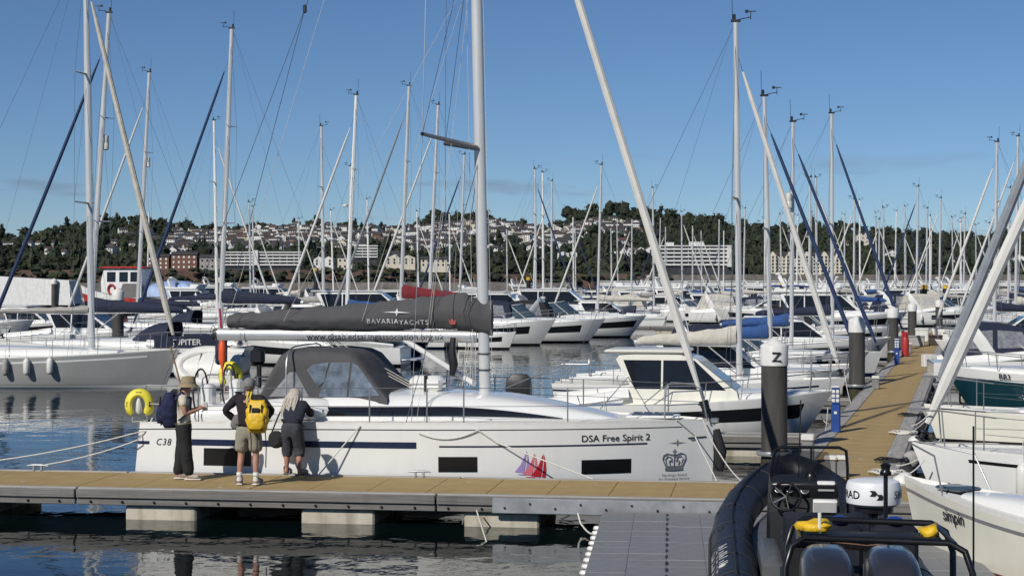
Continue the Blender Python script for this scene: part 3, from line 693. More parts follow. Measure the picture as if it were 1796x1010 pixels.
def hood(x0, x1, w0, zd, h, parent, mat, name='sprayhood', win=VINYL, aft=.25):
    """canvas sprayhood: low edge forward (x1), top toward x0"""
    def s(u, v):  # u 0 aft .. 1 front low, v across
        a = math.pi * v; ww = w0 * (1 - .12 * u); x = lerp(x0, x1, u ** .9) + aft * (1 - math.sin(a)) * (1 - u) * .6
        hh = h * (1 - u ** 2.2) ** .75 if u < 1 else 0
        return V((x, ww * math.copysign(abs(math.cos(a)) ** .5, math.cos(a)), zd + .05 + hh * math.sin(a) ** .6))
    mb = MB(); mb.grid(s, 10, 14); o = mb.build(name, mat, parent, True, 60)
    for v0, v1 in ((.06, .17), (.40, .60), (.83, .94)): patch(s, .45, .9, v0, v1, 4, 3, -.012 if 0 else .012).build('clear_window', win, o)
    return s
def sailboat(label, loc, rz, L=10, mast_h=14, mx=.58, hull='white', stripe='navy', cover='navy', gen='white', boom=None, det=1, rake=1.2, group='moored sailing yachts', sprayhood='navy', refl=None, F=1.0, B=None, deckc=None, boomz=None, radar=None, genr=.075, spreads=(.36, .68), name='sailing_yacht', fenders=0, lines=True, boot='navy', cover_h=.42, mastm=None, dodger=None, bsag=0, head=True, arch=False, jib_h=.92, upper=None):
    B = B or L * .33; boom = boom or L * .36
    t = thing(name, label, 'sailing boat', loc, rz, group); mastm = mastm or ALU
    S, Ff, bf, hz = hullfn(L, B, F * .95, F * .95, F * 1.2, sw=.78, rake=.06 * L, srake=-.2)
    hm = HULLS[hull]; sm = HULLS.get(stripe, hm); bm_ = HULLS.get(boot, BOOT)
    rows = lambda tt: [0, hz(tt, -.02), hz(tt, .1), hz(tt, .16), hz(tt, .5), hz(tt, Ff(tt) - .2), hz(tt, Ff(tt) - .14), 1]
    hull_mesh(S, Ff, hz, rows, lambda j, tt: 4 if upper and j >= 4 else [3, 2, 0, 0, 0, 1, 0][j] if tt < .93 or j < 3 else 0, 18 if det else 12).build('hull', [hm, sm, bm_, ANTIF, HULLS[upper or 'white']], t)
    deck_mesh(S, L, 16 if det else 10).build('deck', deckc or DECK, t)
    zd = lambda x: Ff(min(1, max(0, x / L))) - .03
    c = coachfn(.30 * L, .80 * L, lambda u: B * .30 * (1 - .62 * u ** 2.2), lambda u: .04 * L * (1 - .75 * u ** 1.6) + .03, zd)
    cb = coach_mesh(c).build('coachroof', WHITE, t)
    for s_ in (0, 1):
        for u0, u1 in ((.06, .3), (.36, .55)):
            v0, v1 = (.05, .16) if s_ == 0 else (.84, .95); patch(c, u0, u1, v0, v1, 5, 2, .012).build('cabin_window', GLASS, cb)
    # cockpit coamings and well
    for s_ in (1, -1):
        MB().path([(.04 * L, s_ * B * .33, zd(0) + .12), (.18 * L, s_ * B * .34, zd(.18 * L) + .18), (.32 * L, s_ * B * .29, zd(.3 * L) + .26)], [(.11, .16), (.13, .18), (.12, .18)], 8).build('coaming', WHITE, t)
    MB().box((.17 * L, 0, zd(0) + .035), (.24 * L, B * .44, .03)).build('cockpit_sole', TEAK, t)
    MB().path([V((.1 * L, 0, zd(0) + .55)) + V((0, math.cos(a) * .38, math.sin(a) * .38)) for a in [k * math.pi / 8 for k in range(16)]], .018, 5, closed=True).build('wheel', STEEL, t)
    # rig
    xm = mx * L; zb = c((xm / L - .30) / .5, .5).z if xm < .8 * L else zd(xm); rk = math.tan(R(rake)); top = mast_h
    def mp(z): return V((xm - rk * (z - zb), 0, z))
    md = .0065 * mast_h + .02
    N_ = 6; MB().path([mp(lerp(zb, top, i / N_)) for i in range(N_ + 1)], [(md * (1 if i < N_ - 1 else .8), md * .68) for i in range(N_ + 1)], 10, up=(1, 0, 0)).build('mast', mastm, t)
    if head: masthead(mp(top), t, 1.0 if det else .9)
    boat_w = B / 2 * .93; chain = V((xm - .12, 0, zd(xm)))
    for k, q in enumerate(spreads):
        zs_ = lerp(zb, top, q); ln = B * (.27 - .05 * k)
        for s_ in (1, -1): MB().path([mp(zs_), mp(zs_) + V((-.22 * ln, s_ * ln, .04))], [(.05, .022), (.03, .015)], 6).build('spreader', mastm, t)
    for s_ in (1, -1):
        tips = [mp(lerp(zb, top, q)) + V((-.22 * B * (.27 - .05 * k), s_ * B * (.27 - .05 * k), .04)) for k, q in enumerate(spreads)]
        pts = [V((xm - .25, s_ * bf(mx) * .93, zd(xm)))] + tips + [mp(top * .97)]
        MB().path(pts, .006, 4).build('cap_shroud', WIRE, t)
        if lines:
            wire('lower_shroud', V((xm - .45, s_ * bf(mx) * .9, zd(xm))), mp(lerp(zb, top, spreads[0]) - .1), .006, t)
            if len(tips) > 1: wire('diagonal_shroud', tips[0], mp(lerp(zb, top, spreads[1]) - .1), .005, t)
    mt = mp(top); wire('backstay', (0.05, 0, zd(0)), mt, .006, t)
    if lines: wire('topping_lift', mp(top - .05) + V((-.08, 0, 0)), V((xm - boom, 0, (boomz or zb + 1.0) + .1)), .004, t)
    stem = V((L - .12, 0, Ff(1) + .05)); jt = mp(lerp(zb, top, jib_h))
    if gen: genoa(stem, jt, genr, t, dict(white=SAILW, navy=SAILN, grey=SAILG, cream=CREAMC)[gen])
    else: wire('forestay', stem, jt, .008, t)
    bz = boomz or zb + 1.0
    MB().path([(xm - .08, 0, bz), (xm - boom, 0, bz + .06 - bsag)], [(.08, .06), (.07, .05)], 8, up=(0, 0, 1)).build('boom', mastm, t)
    if cover: sail_cover(xm - .1 if True else 0, xm - boom * .97, bz + cover_h * 1.3, bz + cover_h * .55, bz - .03, .17, t, CANV[cover])
    wire('kicker', mp(zb + .12), (xm - boom * .3, 0, bz - .04), .018, t, mastm)
    if refl: MB().lathe([(.06, 0), (.13, .04), (.13, .3), (.125, .31), (.13, .32), (.13, .62), (.06, .66)], 10, c=mp(zb + (top - zb) * refl) + V((-.05 - md, -.15, 0))).build('radar_reflector', FENDW, t)
    if radar: MB().lathe([(.1, 0), (.26, .03), (.28, .1), (.24, .2), (.05, .24)], 14, c=mp(zb + (top - zb) * radar) + V((md + .3, 0, 0))).build('radar_dome', FENDW, t)
    if sprayhood: hood(.24 * L, .40 * L, B * .29, zd(.35 * L) + .10, .085 * L ** .95 + .12, t, CANV[sprayhood])
    # guard rails
    hgt = .62; pts = [];
    for s_ in (1, -1):
        tops = []
        for tt in (.06, .2, .34, .48, .62, .76, .88):
            p = S(tt, 1, s_); p = V((p.x, p.y * .96, p.z)); tops.append(p + V((0, 0, hgt))); MB().tube(p, p + V((0, 0, hgt)), .012, 5).build('stanchion', STEEL, t)
        MB().path(tops, .006, 4).build('guard_wire', WIRE, t); MB().path([q - V((0, 0, .3)) for q in tops], .005, 4).build('guard_wire', WIRE, t)
    p = S(.86, 1, 1); q = S(.86, 1, -1); f_ = S(1, 1, 1)
    pp = [V((p.x, p.y, p.z + hgt)), V((L * .95, S(.95, 1, 1).y * 1.0, f_.z + hgt)), V((L + .05, .1, f_.z + hgt)), V((L + .05, -.1, f_.z + hgt)), V((L * .95, -S(.95, 1, 1).y, f_.z + hgt)), V((q.x, q.y, q.z + hgt))]
    MB().path(pp, .014, 5).build('pulpit', STEEL, t)
    for q in (pp[1], pp[4]): MB().tube(q, q - V((.05, 0, hgt)), .013, 5).build('stanchion', STEEL, t)
    p = S(.0, 1, 1); pp = [V((.9, p.y * 1.02, p.z + hgt)), V((.1, p.y * .97, p.z + hgt)), V((.05, p.y * .4, p.z + hgt))]
    for s_ in (1, -1):
        MB().path([V((a.x, a.y * s_, a.z)) for a in pp], .014, 5).build('pushpit', STEEL, t)
        MB().tube((.1, s_ * p.y * .97, p.z), (.1, s_ * p.y * .97, p.z + hgt), .013, 5).build('stanchion', STEEL, t)
    for k in range(fenders):
        tt = .28 + .16 * k; p = S(tt, .8, -1); fender((p.x, p.y - .11, Ff(tt) - .15), t)
        p = S(tt + .05, .8, 1); fender((p.x, p.y + .11, Ff(tt) - .15), t)
    if dodger:
        for s_ in (1, -1):
            def sf(x, y): u = (x - .02 * L) / L; p = S(max(0, u), 1, s_); return V((x, p.y + s_ * .015, p.z + .05 + y))
            o = MB().grid(lambda a, b: sf(lerp(.03 * L, .27 * L, a), b * .5), 8, 2).build('dodger', NAVY, t)
            if dodger is not True:
                if s_ < 0: text_on('name_lettering', dodger, .34, lambda x, y: sf(.15 * L + x, .13 + y) + V((0, -.012, 0)), PCAP, o, off=.012)
                else: text_on('name_lettering', dodger, .34, lambda x, y: sf(.15 * L - x, .13 + y) + V((0, .012, 0)), PCAP, o, off=.012)
    return t, S, Ff, mp
def place(px, Y, rz, lx):
    """origin so that local x = lx on the centreline stands at picture column px, distance Y"""
    X = (px - 898) / FPX * Y; return V((X - math.cos(rz) * lx, Y - math.sin(rz) * lx, 0))

# ------------------------------------------------------------------ motor boats
def motorboat(label, loc, rz, L=9, style='sport', hull='white', band=True, canopy=None, det=1, group='moored motor cruisers', F=None, B=None, outboard=False, name='motor_cruiser', arch=True, fenders=2, bimini=None, top='white', seed=0, lower=None, bandr=(.3, .86), antenna=True):
    B = B or L * .32 + .1; F = F or .1 * L + .12; t = thing(name, label, 'motor boat', loc, rz, group)
    S, Ff, bf, hz = hullfn(L, B, F * .85, F * .98, F * 1.3, sw=.92, rake=.13 * L, srake=0, zb=-.3, full=2.6, flare=.16, tm=.5)
    hm = HULLS[hull]; lm = HULLS.get(lower, hm) if lower else hm
    rows = lambda tt: [0, hz(tt, .02), hz(tt, .10), hz(tt, .34 * Ff(tt)), hz(tt, .48 * Ff(tt)), hz(tt, .80 * Ff(tt)), hz(tt, .9 * Ff(tt)), 1]
    def mf(j, tt):
        if j == 0: return 2
        if j == 1: return 2
        if j in (4,) and band and bandr[0] < tt < bandr[1]: return 1
        if j == 6 or (j == 5 and hull == 'teal'): return 3
        return 4 if j in (2, 3) else 0
    hull_mesh(S, Ff, hz, rows, mf, 20 if det else 14).build('hull', [hm, GLASS if band else hm, BOOT, WHITE if hull != 'white' else hm, lm], t)
    deck_mesh(S, L, 14, .03, .1).build('deck', WHITE, t); zd = lambda x: Ff(min(1, max(0, x / L))) - .02
    MB().box((-.32, 0, .28), (.75, B * .82, .1), bev=.04).build('bathing_platform', WHITE, t)
    W_ = B / 2
    if style == 'sport':
        c = coachfn(.40 * L, .90 * L, lambda u: W_ * .80 * (1 - .85 * u ** 2), lambda u: .05 * L * (1 - u) ** .7 + .05, zd, .6, .8); fd = coach_mesh(c, 10).build('foredeck', WHITE, t)
        for s_ in (0, 1): patch(c, .12, .5, .04 if s_ == 0 else .86, .14 if s_ == 0 else .96, 5, 2, .012).build('cabin_window', GLASS, fd)
        patch(c, .32, .42, .42, .58, 3, 3, .015).build('deck_hatch', GLASS, fd)
        z0 = zd(.4 * L) + .05 * L; zt = z0 + .085 * L
        # windscreen with frame
        n_ = 9; lo = []; hi = []
        for k in range(n_):
            a = lerp(-1, 1, k / (n_ - 1)); y = W_ * .8 * math.sin(a * math.pi / 2); xx = (.40 + .16 * math.cos(a * math.pi / 2) ** 1.2) * L; lo.append(V((xx - .02 * L * abs(a), y, z0 - .05 * abs(a)))); hi.append(V((xx - .11 * L, y * .9, zt - .02 * abs(a) * L)))
        MB().loft([lo, hi], False, (False, False)).build('windscreen', GLASSB, t); MB().path(hi, .03, 6).build('windscreen_frame', WHITE, t)
        for k in (0, 2, 6, 8): MB().tube(lo[k], hi[k], .022, 5).build('windscreen_post', WHITE, t)
        # cockpit sides
        for s_ in (1, -1): MB().path([(.04 * L, s_ * W_ * .85, zd(0) + .1), (.25 * L, s_ * W_ * .86, zd(.2 * L) + .2), (.44 * L, s_ * W_ * .8, z0 - .1)], [(.16, .1), (.22, .1), (.22, .08)], 8).build('cockpit_side', WHITE, t)
        MB().box((.2 * L, 0, zd(0) + .12), (.12 * L, W_ * 1.3, .3), bev=.05).build('cockpit_seat', M('seat_vinyl', (.45, .42, .37), .6), t)
        if arch:
            ap = []
            for k in range(13):
                a = math.pi * k / 12; ap.append(V((.24 * L - .10 * L * math.sin(a) ** .6, W_ * .86 * math.copysign(abs(math.cos(a)) ** .4, math.cos(a)), zd(.2 * L) + .15 + .145 * L * math.sin(a) ** .55)))
            MB().path(ap, [(.05 * L * .55, .06)] * 13, 8).build('radar_arch', WHITE, t)
            pk = ap[6]; MB().lathe([(.09, .06), (.22, .09), (.23, .18), (.15, .25), (.02, .27)], 12, c=pk).build('radar_dome', FENDW, t)
            if antenna: MB().tube(pk + V((0, .5, 0)), pk + V((-.3, .5, 1.5)), .012, 4).build('whip_aerial', FENDW, t)
        if canopy:
            zc = zt + .06; xf = .40 * L; poly = [(.06 * L, zd(0) + .25), (.42 * L, z0), (xf, zt), (xf - .1 * L, zc + .12), (.22 * L, zc + .16), (.12 * L, zc)]
            cm, wz = house_prof(poly, W_ * .84, W_ * .72, zd(0), zc + .16); co = cm.build('canopy', CANV[canopy], t, True, 30)
            for s_ in (1, -1): side_pane([(.13 * L, z0 + .02), (.24 * L, z0 + .05), (.24 * L, zc - .1), (.15 * L, zc - .16)], wz, s_, .01).build('clear_window', VINYL, co); side_pane([(.26 * L, z0 + .05), (.38 * L, z0 + .08), (.36 * L, zt - .1), (.26 * L, zc - .1)], wz, s_, .01).build('clear_window', VINYL, co)
    else:
        # cabin house: pilot / hardtop / flybridge
        z0 = zd(.5 * L) - .05; hh = 1.25 if style == 'pilot' else .11 * L + .55; zt = z0 + hh
        xa, xb = (.30, .70) if style == 'pilot' else (.20, .72)
        poly = [(xa * L, z0), (xb * L, z0 + .02), ((xb - .015) * L, z0 + .30 * hh), ((xb - .15) * L, zt - .1), ((xb - .2) * L, zt), ((xa + .1) * L, zt + .05), ((xa - .01) * L, zt - .02), ((xa - .02) * L, zt - .12), ((xa + .03) * L, z0 + .4 * hh)]
        cm, wz = house_prof(poly, W_ * .80, W_ * .66, z0, zt); ho = cm.build('wheelhouse', WHITE if top == 'white' else CREAM, t, True, 25)
        for s_ in (1, -1):
            zl, zh = z0 + .34 * hh, zt - .13
            side_pane([((xa + .045) * L, zl), ((xa + .133) * L, zl), ((xa + .133) * L, zh), ((xa + .005) * L, zh)], wz, s_).build('side_window', GLASS, ho)
            side_pane([((xa + .14) * L, zl), ((xb - .05) * L, zl - .02), ((xb - .155) * L, zh), ((xa + .14) * L, zh)], wz, s_).build('side_window', GLASS, ho)
        front_pane(poly[2], poly[3], wz).build('windscreen', GLASSB, ho)
        ov = MB(); ov.box(((xa + xb - .2) / 2 * L - .15, 0, zt + .075), ((xb - xa - .12) * L, W_ * 1.42, .09), bev=.04); ov.build('roof', WHITE if top == 'white' else CREAM, t)
        c = coachfn((xb - .03) * L, .93 * L, lambda u: W_ * .72 * (1 - .8 * u ** 2), lambda u: .2 * (1 - u) ** .6 + .05, zd, .6, .8); coach_mesh(c, 8).build('foredeck', WHITE, t)
        for s_ in (1, -1): MB().path([(.03 * L, s_ * W_ * .86, zd(0) + .1), (.2 * L, s_ * W_ * .88, zd(.2 * L) + .2), (xa * L + .2, s_ * W_ * .82, z0 + .3)], [(.16, .08)] * 3, 8).build('cockpit_side', WHITE, t)
        if style == 'fly':
            zf = zt + .12; fb = [((xa - .06) * L, zf), ((xb - .2) * L, zf), ((xb - .16) * L, zf + .5), ((xb - .26) * L, zf + .55), ((xb - .27) * L, zf + .2), ((xa + .02) * L, zf + .2), ((xa - .05) * L, zf + .35)]
            cm, wz2 = house_prof(fb, W_ * .74, W_ * .70, zf, zf + .6); cm.build('flybridge', WHITE, t, True, 30)
            ap = [V((xa * L + .2 - .5 * math.sin(math.pi * k / 10) ** .6, W_ * .7 * math.copysign(abs(math.cos(math.pi * k / 10)) ** .4, math.cos(math.pi * k / 10)), zf + .2 + .95 * math.sin(math.pi * k / 10) ** .5)) for k in range(11)]
            MB().path(ap, [(.16, .05)] * 11, 6).build('radar_arch', WHITE, t); MB().lathe([(.09, .05), (.25, .08), (.26, .18), (.15, .25), (.02, .27)], 12, c=ap[5]).build('radar_dome', FENDW, t)
        elif antenna: MB().tube(((xa + .1) * L, .3, zt + .1), ((xa + .06) * L, .3, zt + 1.5), .012, 4).build('whip_aerial', FENDW, t)
        if canopy:
            poly = [(.05 * L, zd(0) + .3), ((xa + .0) * L, z0 + .2), (xa * L, zt), (.12 * L, zt - .1)]
            cm, wz = house_prof(poly, W_ * .8, W_ * .66, z0, zt); co = cm.build('cockpit_canopy', CANV[canopy], t, False)
            for s_ in (1, -1): side_pane([(.11 * L, z0 + .5), ((xa - .03) * L, z0 + .5), ((xa - .03) * L, zt - .15), (.15 * L, zt - .22)], wz, s_, .01).build('clear_window', VINYL, co)
    if bimini:
        zb_ = zd(.2 * L) + 1.9 + .05 * L; rings = []
        for k in range(7):
            a = lerp(-1, 1, k / 6); rings.append([V((x_, a * W_ * .75, zb_ - .12 * a * a - dz_)) for x_, dz_ in ((.08 * L, .08), (.15 * L, 0), (.3 * L, 0), (.38 * L, .07))])
        MB().loft(rings, False, (False, False)).build('bimini', CANV[bimini], t, True, 80)
        for s_ in (1, -1):
            for x_ in (.1, .36): MB().tube((x_ * L, s_ * W_ * .74, zb_ - .15), (.23 * L, s_ * W_ * .84, zd(.2 * L) + .1), .014, 5).build('bimini_pole', STEEL, t)
    # bow rail
    T_ = (.45, .58, .7, .82, .92, .985); hgt = .5 if L < 9 else .62
    for s_ in (1, -1):
        tops = []
        for tt in T_:
            p = S(tt, 1, s_); q = V((p.x + .06, p.y * .93, p.z + hgt)); tops.append(q); MB().tube(V((p.x, p.y * .93, p.z)), q, .012, 5).build('stanchion', STEEL, t)
        p = S(.38, 1, s_); MB().path([V((p.x, p.y * .93, p.z + .05))] + tops, .014, 5).build('bow_rail', STEEL, t)
    if outboard:
        mb = MB(); mb.loft([[V((-.55 + x_ * k, y_ * k2, z_)) for x_, y_ in ((.28, .14), (.28, -.14), (.05, -.2), (-.3, -.16), (-.36, 0), (-.3, .16), (.05, .2))] for k, k2, z_ in ((.7, .7, .75), (1, 1, .9), (1.05, 1.05, 1.15), (.95, .95, 1.4), (.6, .6, 1.52))]); ob = mb.build('outboard_engine', BLACKP, t); MB().box((-.5, 0, .3), (.26, .14, .95), bev=.04).build('engine_leg', BLACKP, ob)
    for k in range(fenders):
        tt = .25 + .22 * k
        for s_ in (1, -1): p = S(tt, .85, s_); fender((p.x, p.y + s_ * .1, Ff(tt) - .15), t, ROYAL if (seed + k) % 5 == 4 else FENDW)
    return t, S, Ff
# ------------------------------------------------------------------ the marina's boats
RT, LT = -ALPHA, math.pi - ALPHA     # bow to the right / bow to the left
def sail(px, Y, ytop, label, bow='R', **k):
    mh = CAMZ + (HOR - ytop) * Y / FPX; L = k.pop('L', max(7.5, min(13.5, mh * .70))); mx = k.get('mx', .58)
    rz = (RT if bow == 'R' else LT) + R(k.pop('da', 0))
    return sailboat(label, place(px, Y, rz, mx * L), rz, L=L, mast_h=mh, **k)
# left group
t, S_, F_, mp0 = sail(161, 63, -95, 'silver grey hulled sailing yacht moored at the left with three white fenders', 'R', L=11.2, mx=.70, hull='silver', stripe='white', boot='white', cover='grey', gen='cream', genr=.10, sprayhood=None, boomz=2.72, boom=4.2, fenders=0, F=1.16, rake=1.0, B=3.4, det=2, cover_h=.2, group='yachts at the left', refl=None)
for px in (12, 50, 91):
    for tt in [k / 400 for k in range(400)]:
        p = t.matrix_basis @ S_(tt, .8, -1); p = V((p.x, p.y, p.z))
        M4 = Matrix.Translation(t.location) @ Matrix.Rotation(RT, 4, 'Z'); p = M4 @ S_(tt, .8, -1)
        if abs(proj(p)[0] - px) < 1.2: q = S_(tt, .8, -1); fender((q.x, q.y - .12, F_(tt) - .02), t, LGREYC if px == 12 else FENDW, .6, .12, .35); break
sail(157, 73, 25, 'white yacht named JUPITER with navy sprayhood and raked silver mast', 'L', L=11.4, rake=3.6, cover='navy', gen='navy', boom=4.3, boomz=2.55, sprayhood='navy', dodger='JUPITER', refl=.58, det=2, F=1.15, cover_h=.5, group='yachts at the left')
sail(240, 108, 128, 'yacht with white furled genoa and hanging radar reflector left of red boom crutch', 'L', rake=3, gen='white', cover='navy', refl=.62)
sail(386, 86, 52, 'yacht with navy boom cover and dark blue furled headsail left of charcoal cover', 'L', rake=2.3, gen='navy', cover='navy', boom=4.3, boomz=2.75, cover_h=.6)
sail(381, 140, 212, 'small yacht with white mast just left of the dark blue forestay mast', 'R', rake=1, gen='white', mastm=MWHITE)
sail(568, 128, 222, 'yacht with bare pale mast right of the long terrace block', 'R', rake=.8, gen=None, cover='grey')
sail(607, 100, 168, 'yacht with tall pale mast and blue canvas left of the red sail cover', 'L', rake=2.6, gen='white', cover='blue', sprayhood='grey', mastm=MWHITE)
sail(612, 150, 292, 'yacht with radar dome halfway up its short mast', 'L', rake=.6, gen=None, cover='cream', radar=.72)
sail(702, 112, 152, 'yacht with dark red sail cover and grey furled headsail', 'L', rake=2.2, gen='grey', cover='red', boom=4.2, boomz=2.7, cover_h=.75)
sail(752, 125, 185, 'yacht with slim mast and white genoa left of the tall silver mast', 'L', rake=2.6, gen='white', cover='navy')
sail(806, 150, 272, 'yacht with short mast close left of the tall silver mast', 'L', rake=1.8, gen='navy', cover='grey')
sail(440, 170, 355, 'distant small yacht behind the charcoal sail cover', 'R', rake=1, gen=None)
sail(-215, 80, -60, 'yacht mostly beyond the left edge showing its grey furled headsail', 'R', L=11, mx=.42, gen='grey', cover=None, rake=1, hull='white', F=.9, sprayhood=None)
# centre
sail(940, 160, 297, 'yacht with navy sail cover right of the tall silver mast', 'R', rake=.4, gen='navy', cover='navy')
sail(953, 172, 303, 'yacht with pale mast just right of the yellow topped pile', 'R', rake=.3, gen=None, cover='navy', mastm=MWHITE)
sail(967, 190, 318, 'small distant yacht third mast right of the yellow topped pile', 'L', rake=.3, gen='white', cover='grey')
sail(1048, 140, 290, 'yacht with white furled genoa and cream sail cover above the cruisers', 'L', rake=1.5, gen='white', cover='cream', boom=4.6)
for i, (px, Y, yt, bw, gn, cv) in enumerate(((1073, 190, 400, 'R', None, 'navy'), (1107, 180, 385, 'L', 'white', 'cream'), (1147, 175, 330, 'R', None, 'grey'), (1166, 210, 398, 'L', 'white', 'navy'), (1197, 200, 372, 'R', 'white', 'cream'), (1214, 230, 400, 'L', None, 'navy'), (1231, 215, 405, 'R', 'white', 'blue'), (1260, 205, 385, 'L', None, 'cream'), (890, 205, 402, 'R', 'white', 'grey'), (1010, 215, 398, 'R', None, 'blue'))):
    sail(px, Y, yt, f'distant yacht with {"white furled genoa" if gn else "bare forestay"} and {cv} cover, {["first", "second", "third", "fourth", "fifth", "sixth", "seventh", "eighth", "far left", "left middle"][i]} mast before the balcony hotel', bw, rake=.6, gen=gn, cover=cv, det=0, group='distant yachts before the balcony hotel')
# left of the walkway
sail(1297, 52, 40, 'yacht with cream sail cover and white furled genoa behind the pilothouse boat', 'R', L=8.6, mx=.63, rake=.6, gen='white', genr=.085, cover='cream', boom=3.2, boomz=1.95, sprayhood='blue', cover_h=.45, det=2, F=.8, spreads=(.5,))
sail(1352, 62, 170, 'small yacht with navy furled headsail behind the Z pile', 'R', L=8, rake=1.4, gen='navy', cover='blue', sprayhood=None, F=.75, spreads=(.5,), boomz=1.8)
sail(1388, 71, 215, 'yacht with blue covered mast foot and radar reflector', 'R', L=8.2, mx=.55, rake=-.4, gen='navy', cover='blue', boomz=2.0, refl=.62, F=.8, spreads=(.52,))
sail(1460, 85, 200, 'yacht with navy boom cover and navy furled headsail at mid walkway', 'R', L=9.5, mx=.62, rake=.2, gen='navy', cover='navy', boom=3.9, F=.95, spreads=(.5,))
for i, (px, Y, yt, gn) in enumerate(((1419, 130, 312, None), (1433, 150, 312, 'white'), (1497, 140, 350, 'white'), (1551, 165, 365, None), (1541, 190, 385, 'white'))):
    sail(px, Y, yt, f'yacht with {"white genoa" if gn else "bare mast"} beyond the mid walkway boats, {["first", "second", "third", "fourth", "fifth"][i]} mast from the grand hotel', 'R' if i % 2 else 'L', rake=.5, gen=gn, cover=['navy', 'cream', 'blue', 'grey', 'navy'][i], det=0, group='yachts beyond the walkway')
# right of the walkway, far masts
far = ((1607, 150, 328, 'L', 'navy'), (1624, 185, 366, 'L', None), (1647, 165, 348, 'L', 'white'), (1672, 200, 382, 'R', 'white'), (1690, 175, 376, 'L', None), (1713, 210, 395, 'R', 'white'), (1733, 190, 392, 'L', 'white'), (1752, 230, 400, 'R', None), (1768, 160, 330, 'L', 'white'), (1781, 120, 240, 'L', 'white'), (1588, 220, 404, 'R', 'white'), (1570, 240, 410, 'L', None), (1744, 95, 250, 'L', 'white'))
for i, (px, Y, yt, bw, gn) in enumerate(far):
    sail(px, Y, yt, f'yacht at right with {gn + " furled headsail" if gn else "bare forestay"}, mast {["one", "two", "three", "four", "five", "six", "seven", "eight", "nine", "ten", "eleven", "twelve", "thirteen"][i]} past walkway end' , bw, rake=.8, gen=gn, cover=['navy', 'cream', 'grey', 'blue'][i % 4], det=0, group='distant yachts at right')
# ------------------------------------------------------------------ motor boats
def motor(px_bow, Y, label, bow='R', L=9, da=0, **k):
    rz = (RT if bow == 'R' else LT) + R(da); return motorboat(label, place(px_bow, Y, rz, L), rz, L=L, seed=int(px_bow), **k)
motor(1462, 42, 'white pilothouse motor boat with dark hull band right of the bow rail', 'R', L=7.3, da=-3, style='pilot', outboard=True, F=.92, B=2.75, det=2, top='cream', bandr=(.25, .9), name='pilothouse_boat', fenders=1, antenna=False)
motor(1492, 53, 'white pilothouse cruiser behind the Z pile with raked windscreen', 'R', L=8.3, style='pilot', F=.9, B=2.9, det=2, bandr=(.5, .95), fenders=2)
motor(1525, 66, 'white sport cruiser with navy canopy between the piles', 'R', L=8.5, style='sport', canopy='navy', F=.9)
motor(1562, 80, 'cruiser with navy covered cockpit and clear windows by the extinguisher post', 'R', L=9, style='pilot', canopy='navy', F=.95)
motor(1585, 98, 'white motor cruiser near the far end of the walkway', 'R', L=9, style='sport', canopy='black', F=1)
motor(1592, 122, 'flybridge cruiser with royal blue bimini at walkway end', 'R', L=11, style='fly', bimini='royal', F=1.3)
# centre row
motor(975, 103, 'sport cruiser with shaded bow just right of the tall silver mast', 'R', L=10, da=-18, style='sport', canopy='navy', F=1.2)
motor(1062, 108, 'sport cruiser with navy canvas and pale fender at the bow', 'R', L=10, da=-8, style='sport', canopy='navy', F=1.15, lower='white')
motor(1134, 118, 'sport cruiser with black hull band pointing right in mid water', 'R', L=10.5, da=-4, style='sport', F=1.15, lower='white', band=True, bandr=(.05, .97))
motor(905, 97, 'small white open boat with stern dinghy beside the tall silver mast', 'R', L=5, da=-30, style='sport', arch=False, F=.75, fenders=1)
motor(768, 86, 'navy hulled motor cruiser behind the charcoal boom', 'R', L=9.5, hull='navy', band=False, style='pilot', F=1.1, name='navy_motor_boat')
motor(880, 140, 'white sport cruiser behind the tall silver mast', 'R', L=10, style='sport', canopy='navy', F=1.1)
motor(1000, 135, 'flybridge cruiser with dark windows behind the central cruisers', 'R', L=11, style='hardtop', F=1.25)
motor(1105, 150, 'long white hardtop cruiser in the second central row', 'R', L=12, style='hardtop', F=1.3)
motor(1160, 142, 'dark hulled launch with white cabin in the second central row', 'R', L=9.5, hull='navy', band=False, style='pilot', F=1.0)
motor(800, 122, 'white hardtop cruiser behind the red sail cover', 'R', L=12, da=5, style='hardtop', F=1.3)
motor(735, 118, 'sport cruiser with black canvas left of the red sail cover', 'L', L=10, style='sport', canopy='black', F=1.1)
motor(560, 150, 'white motor boat beyond the charcoal cover near slim pile', 'L', L=9, style='pilot', F=1.1)
motor(20, 92, 'white sport cruiser at the far left edge', 'R', L=9, style='sport', F=1.1)
motor(60, 108, 'white flybridge cruiser behind the crossing furled sails', 'R', L=9, style='fly', F=1.1)
motor(150, 118, 'low white motor boat with dark windows before the white breakwater', 'R', L=8, style='pilot', F=.9)
motor(300, 90, 'white cabin cruiser partly hidden behind JUPITER', 'R', L=9, style='pilot', F=1.1)
motor(410, 80, 'white motor boat with blue trim behind the men on the pontoon', 'L', L=8.2, style='sport', F=.95, canopy='navy', arch=False)
motor(700, 92, 'white cruiser lying behind the charcoal boom', 'R', L=9, style='sport', F=1.1)
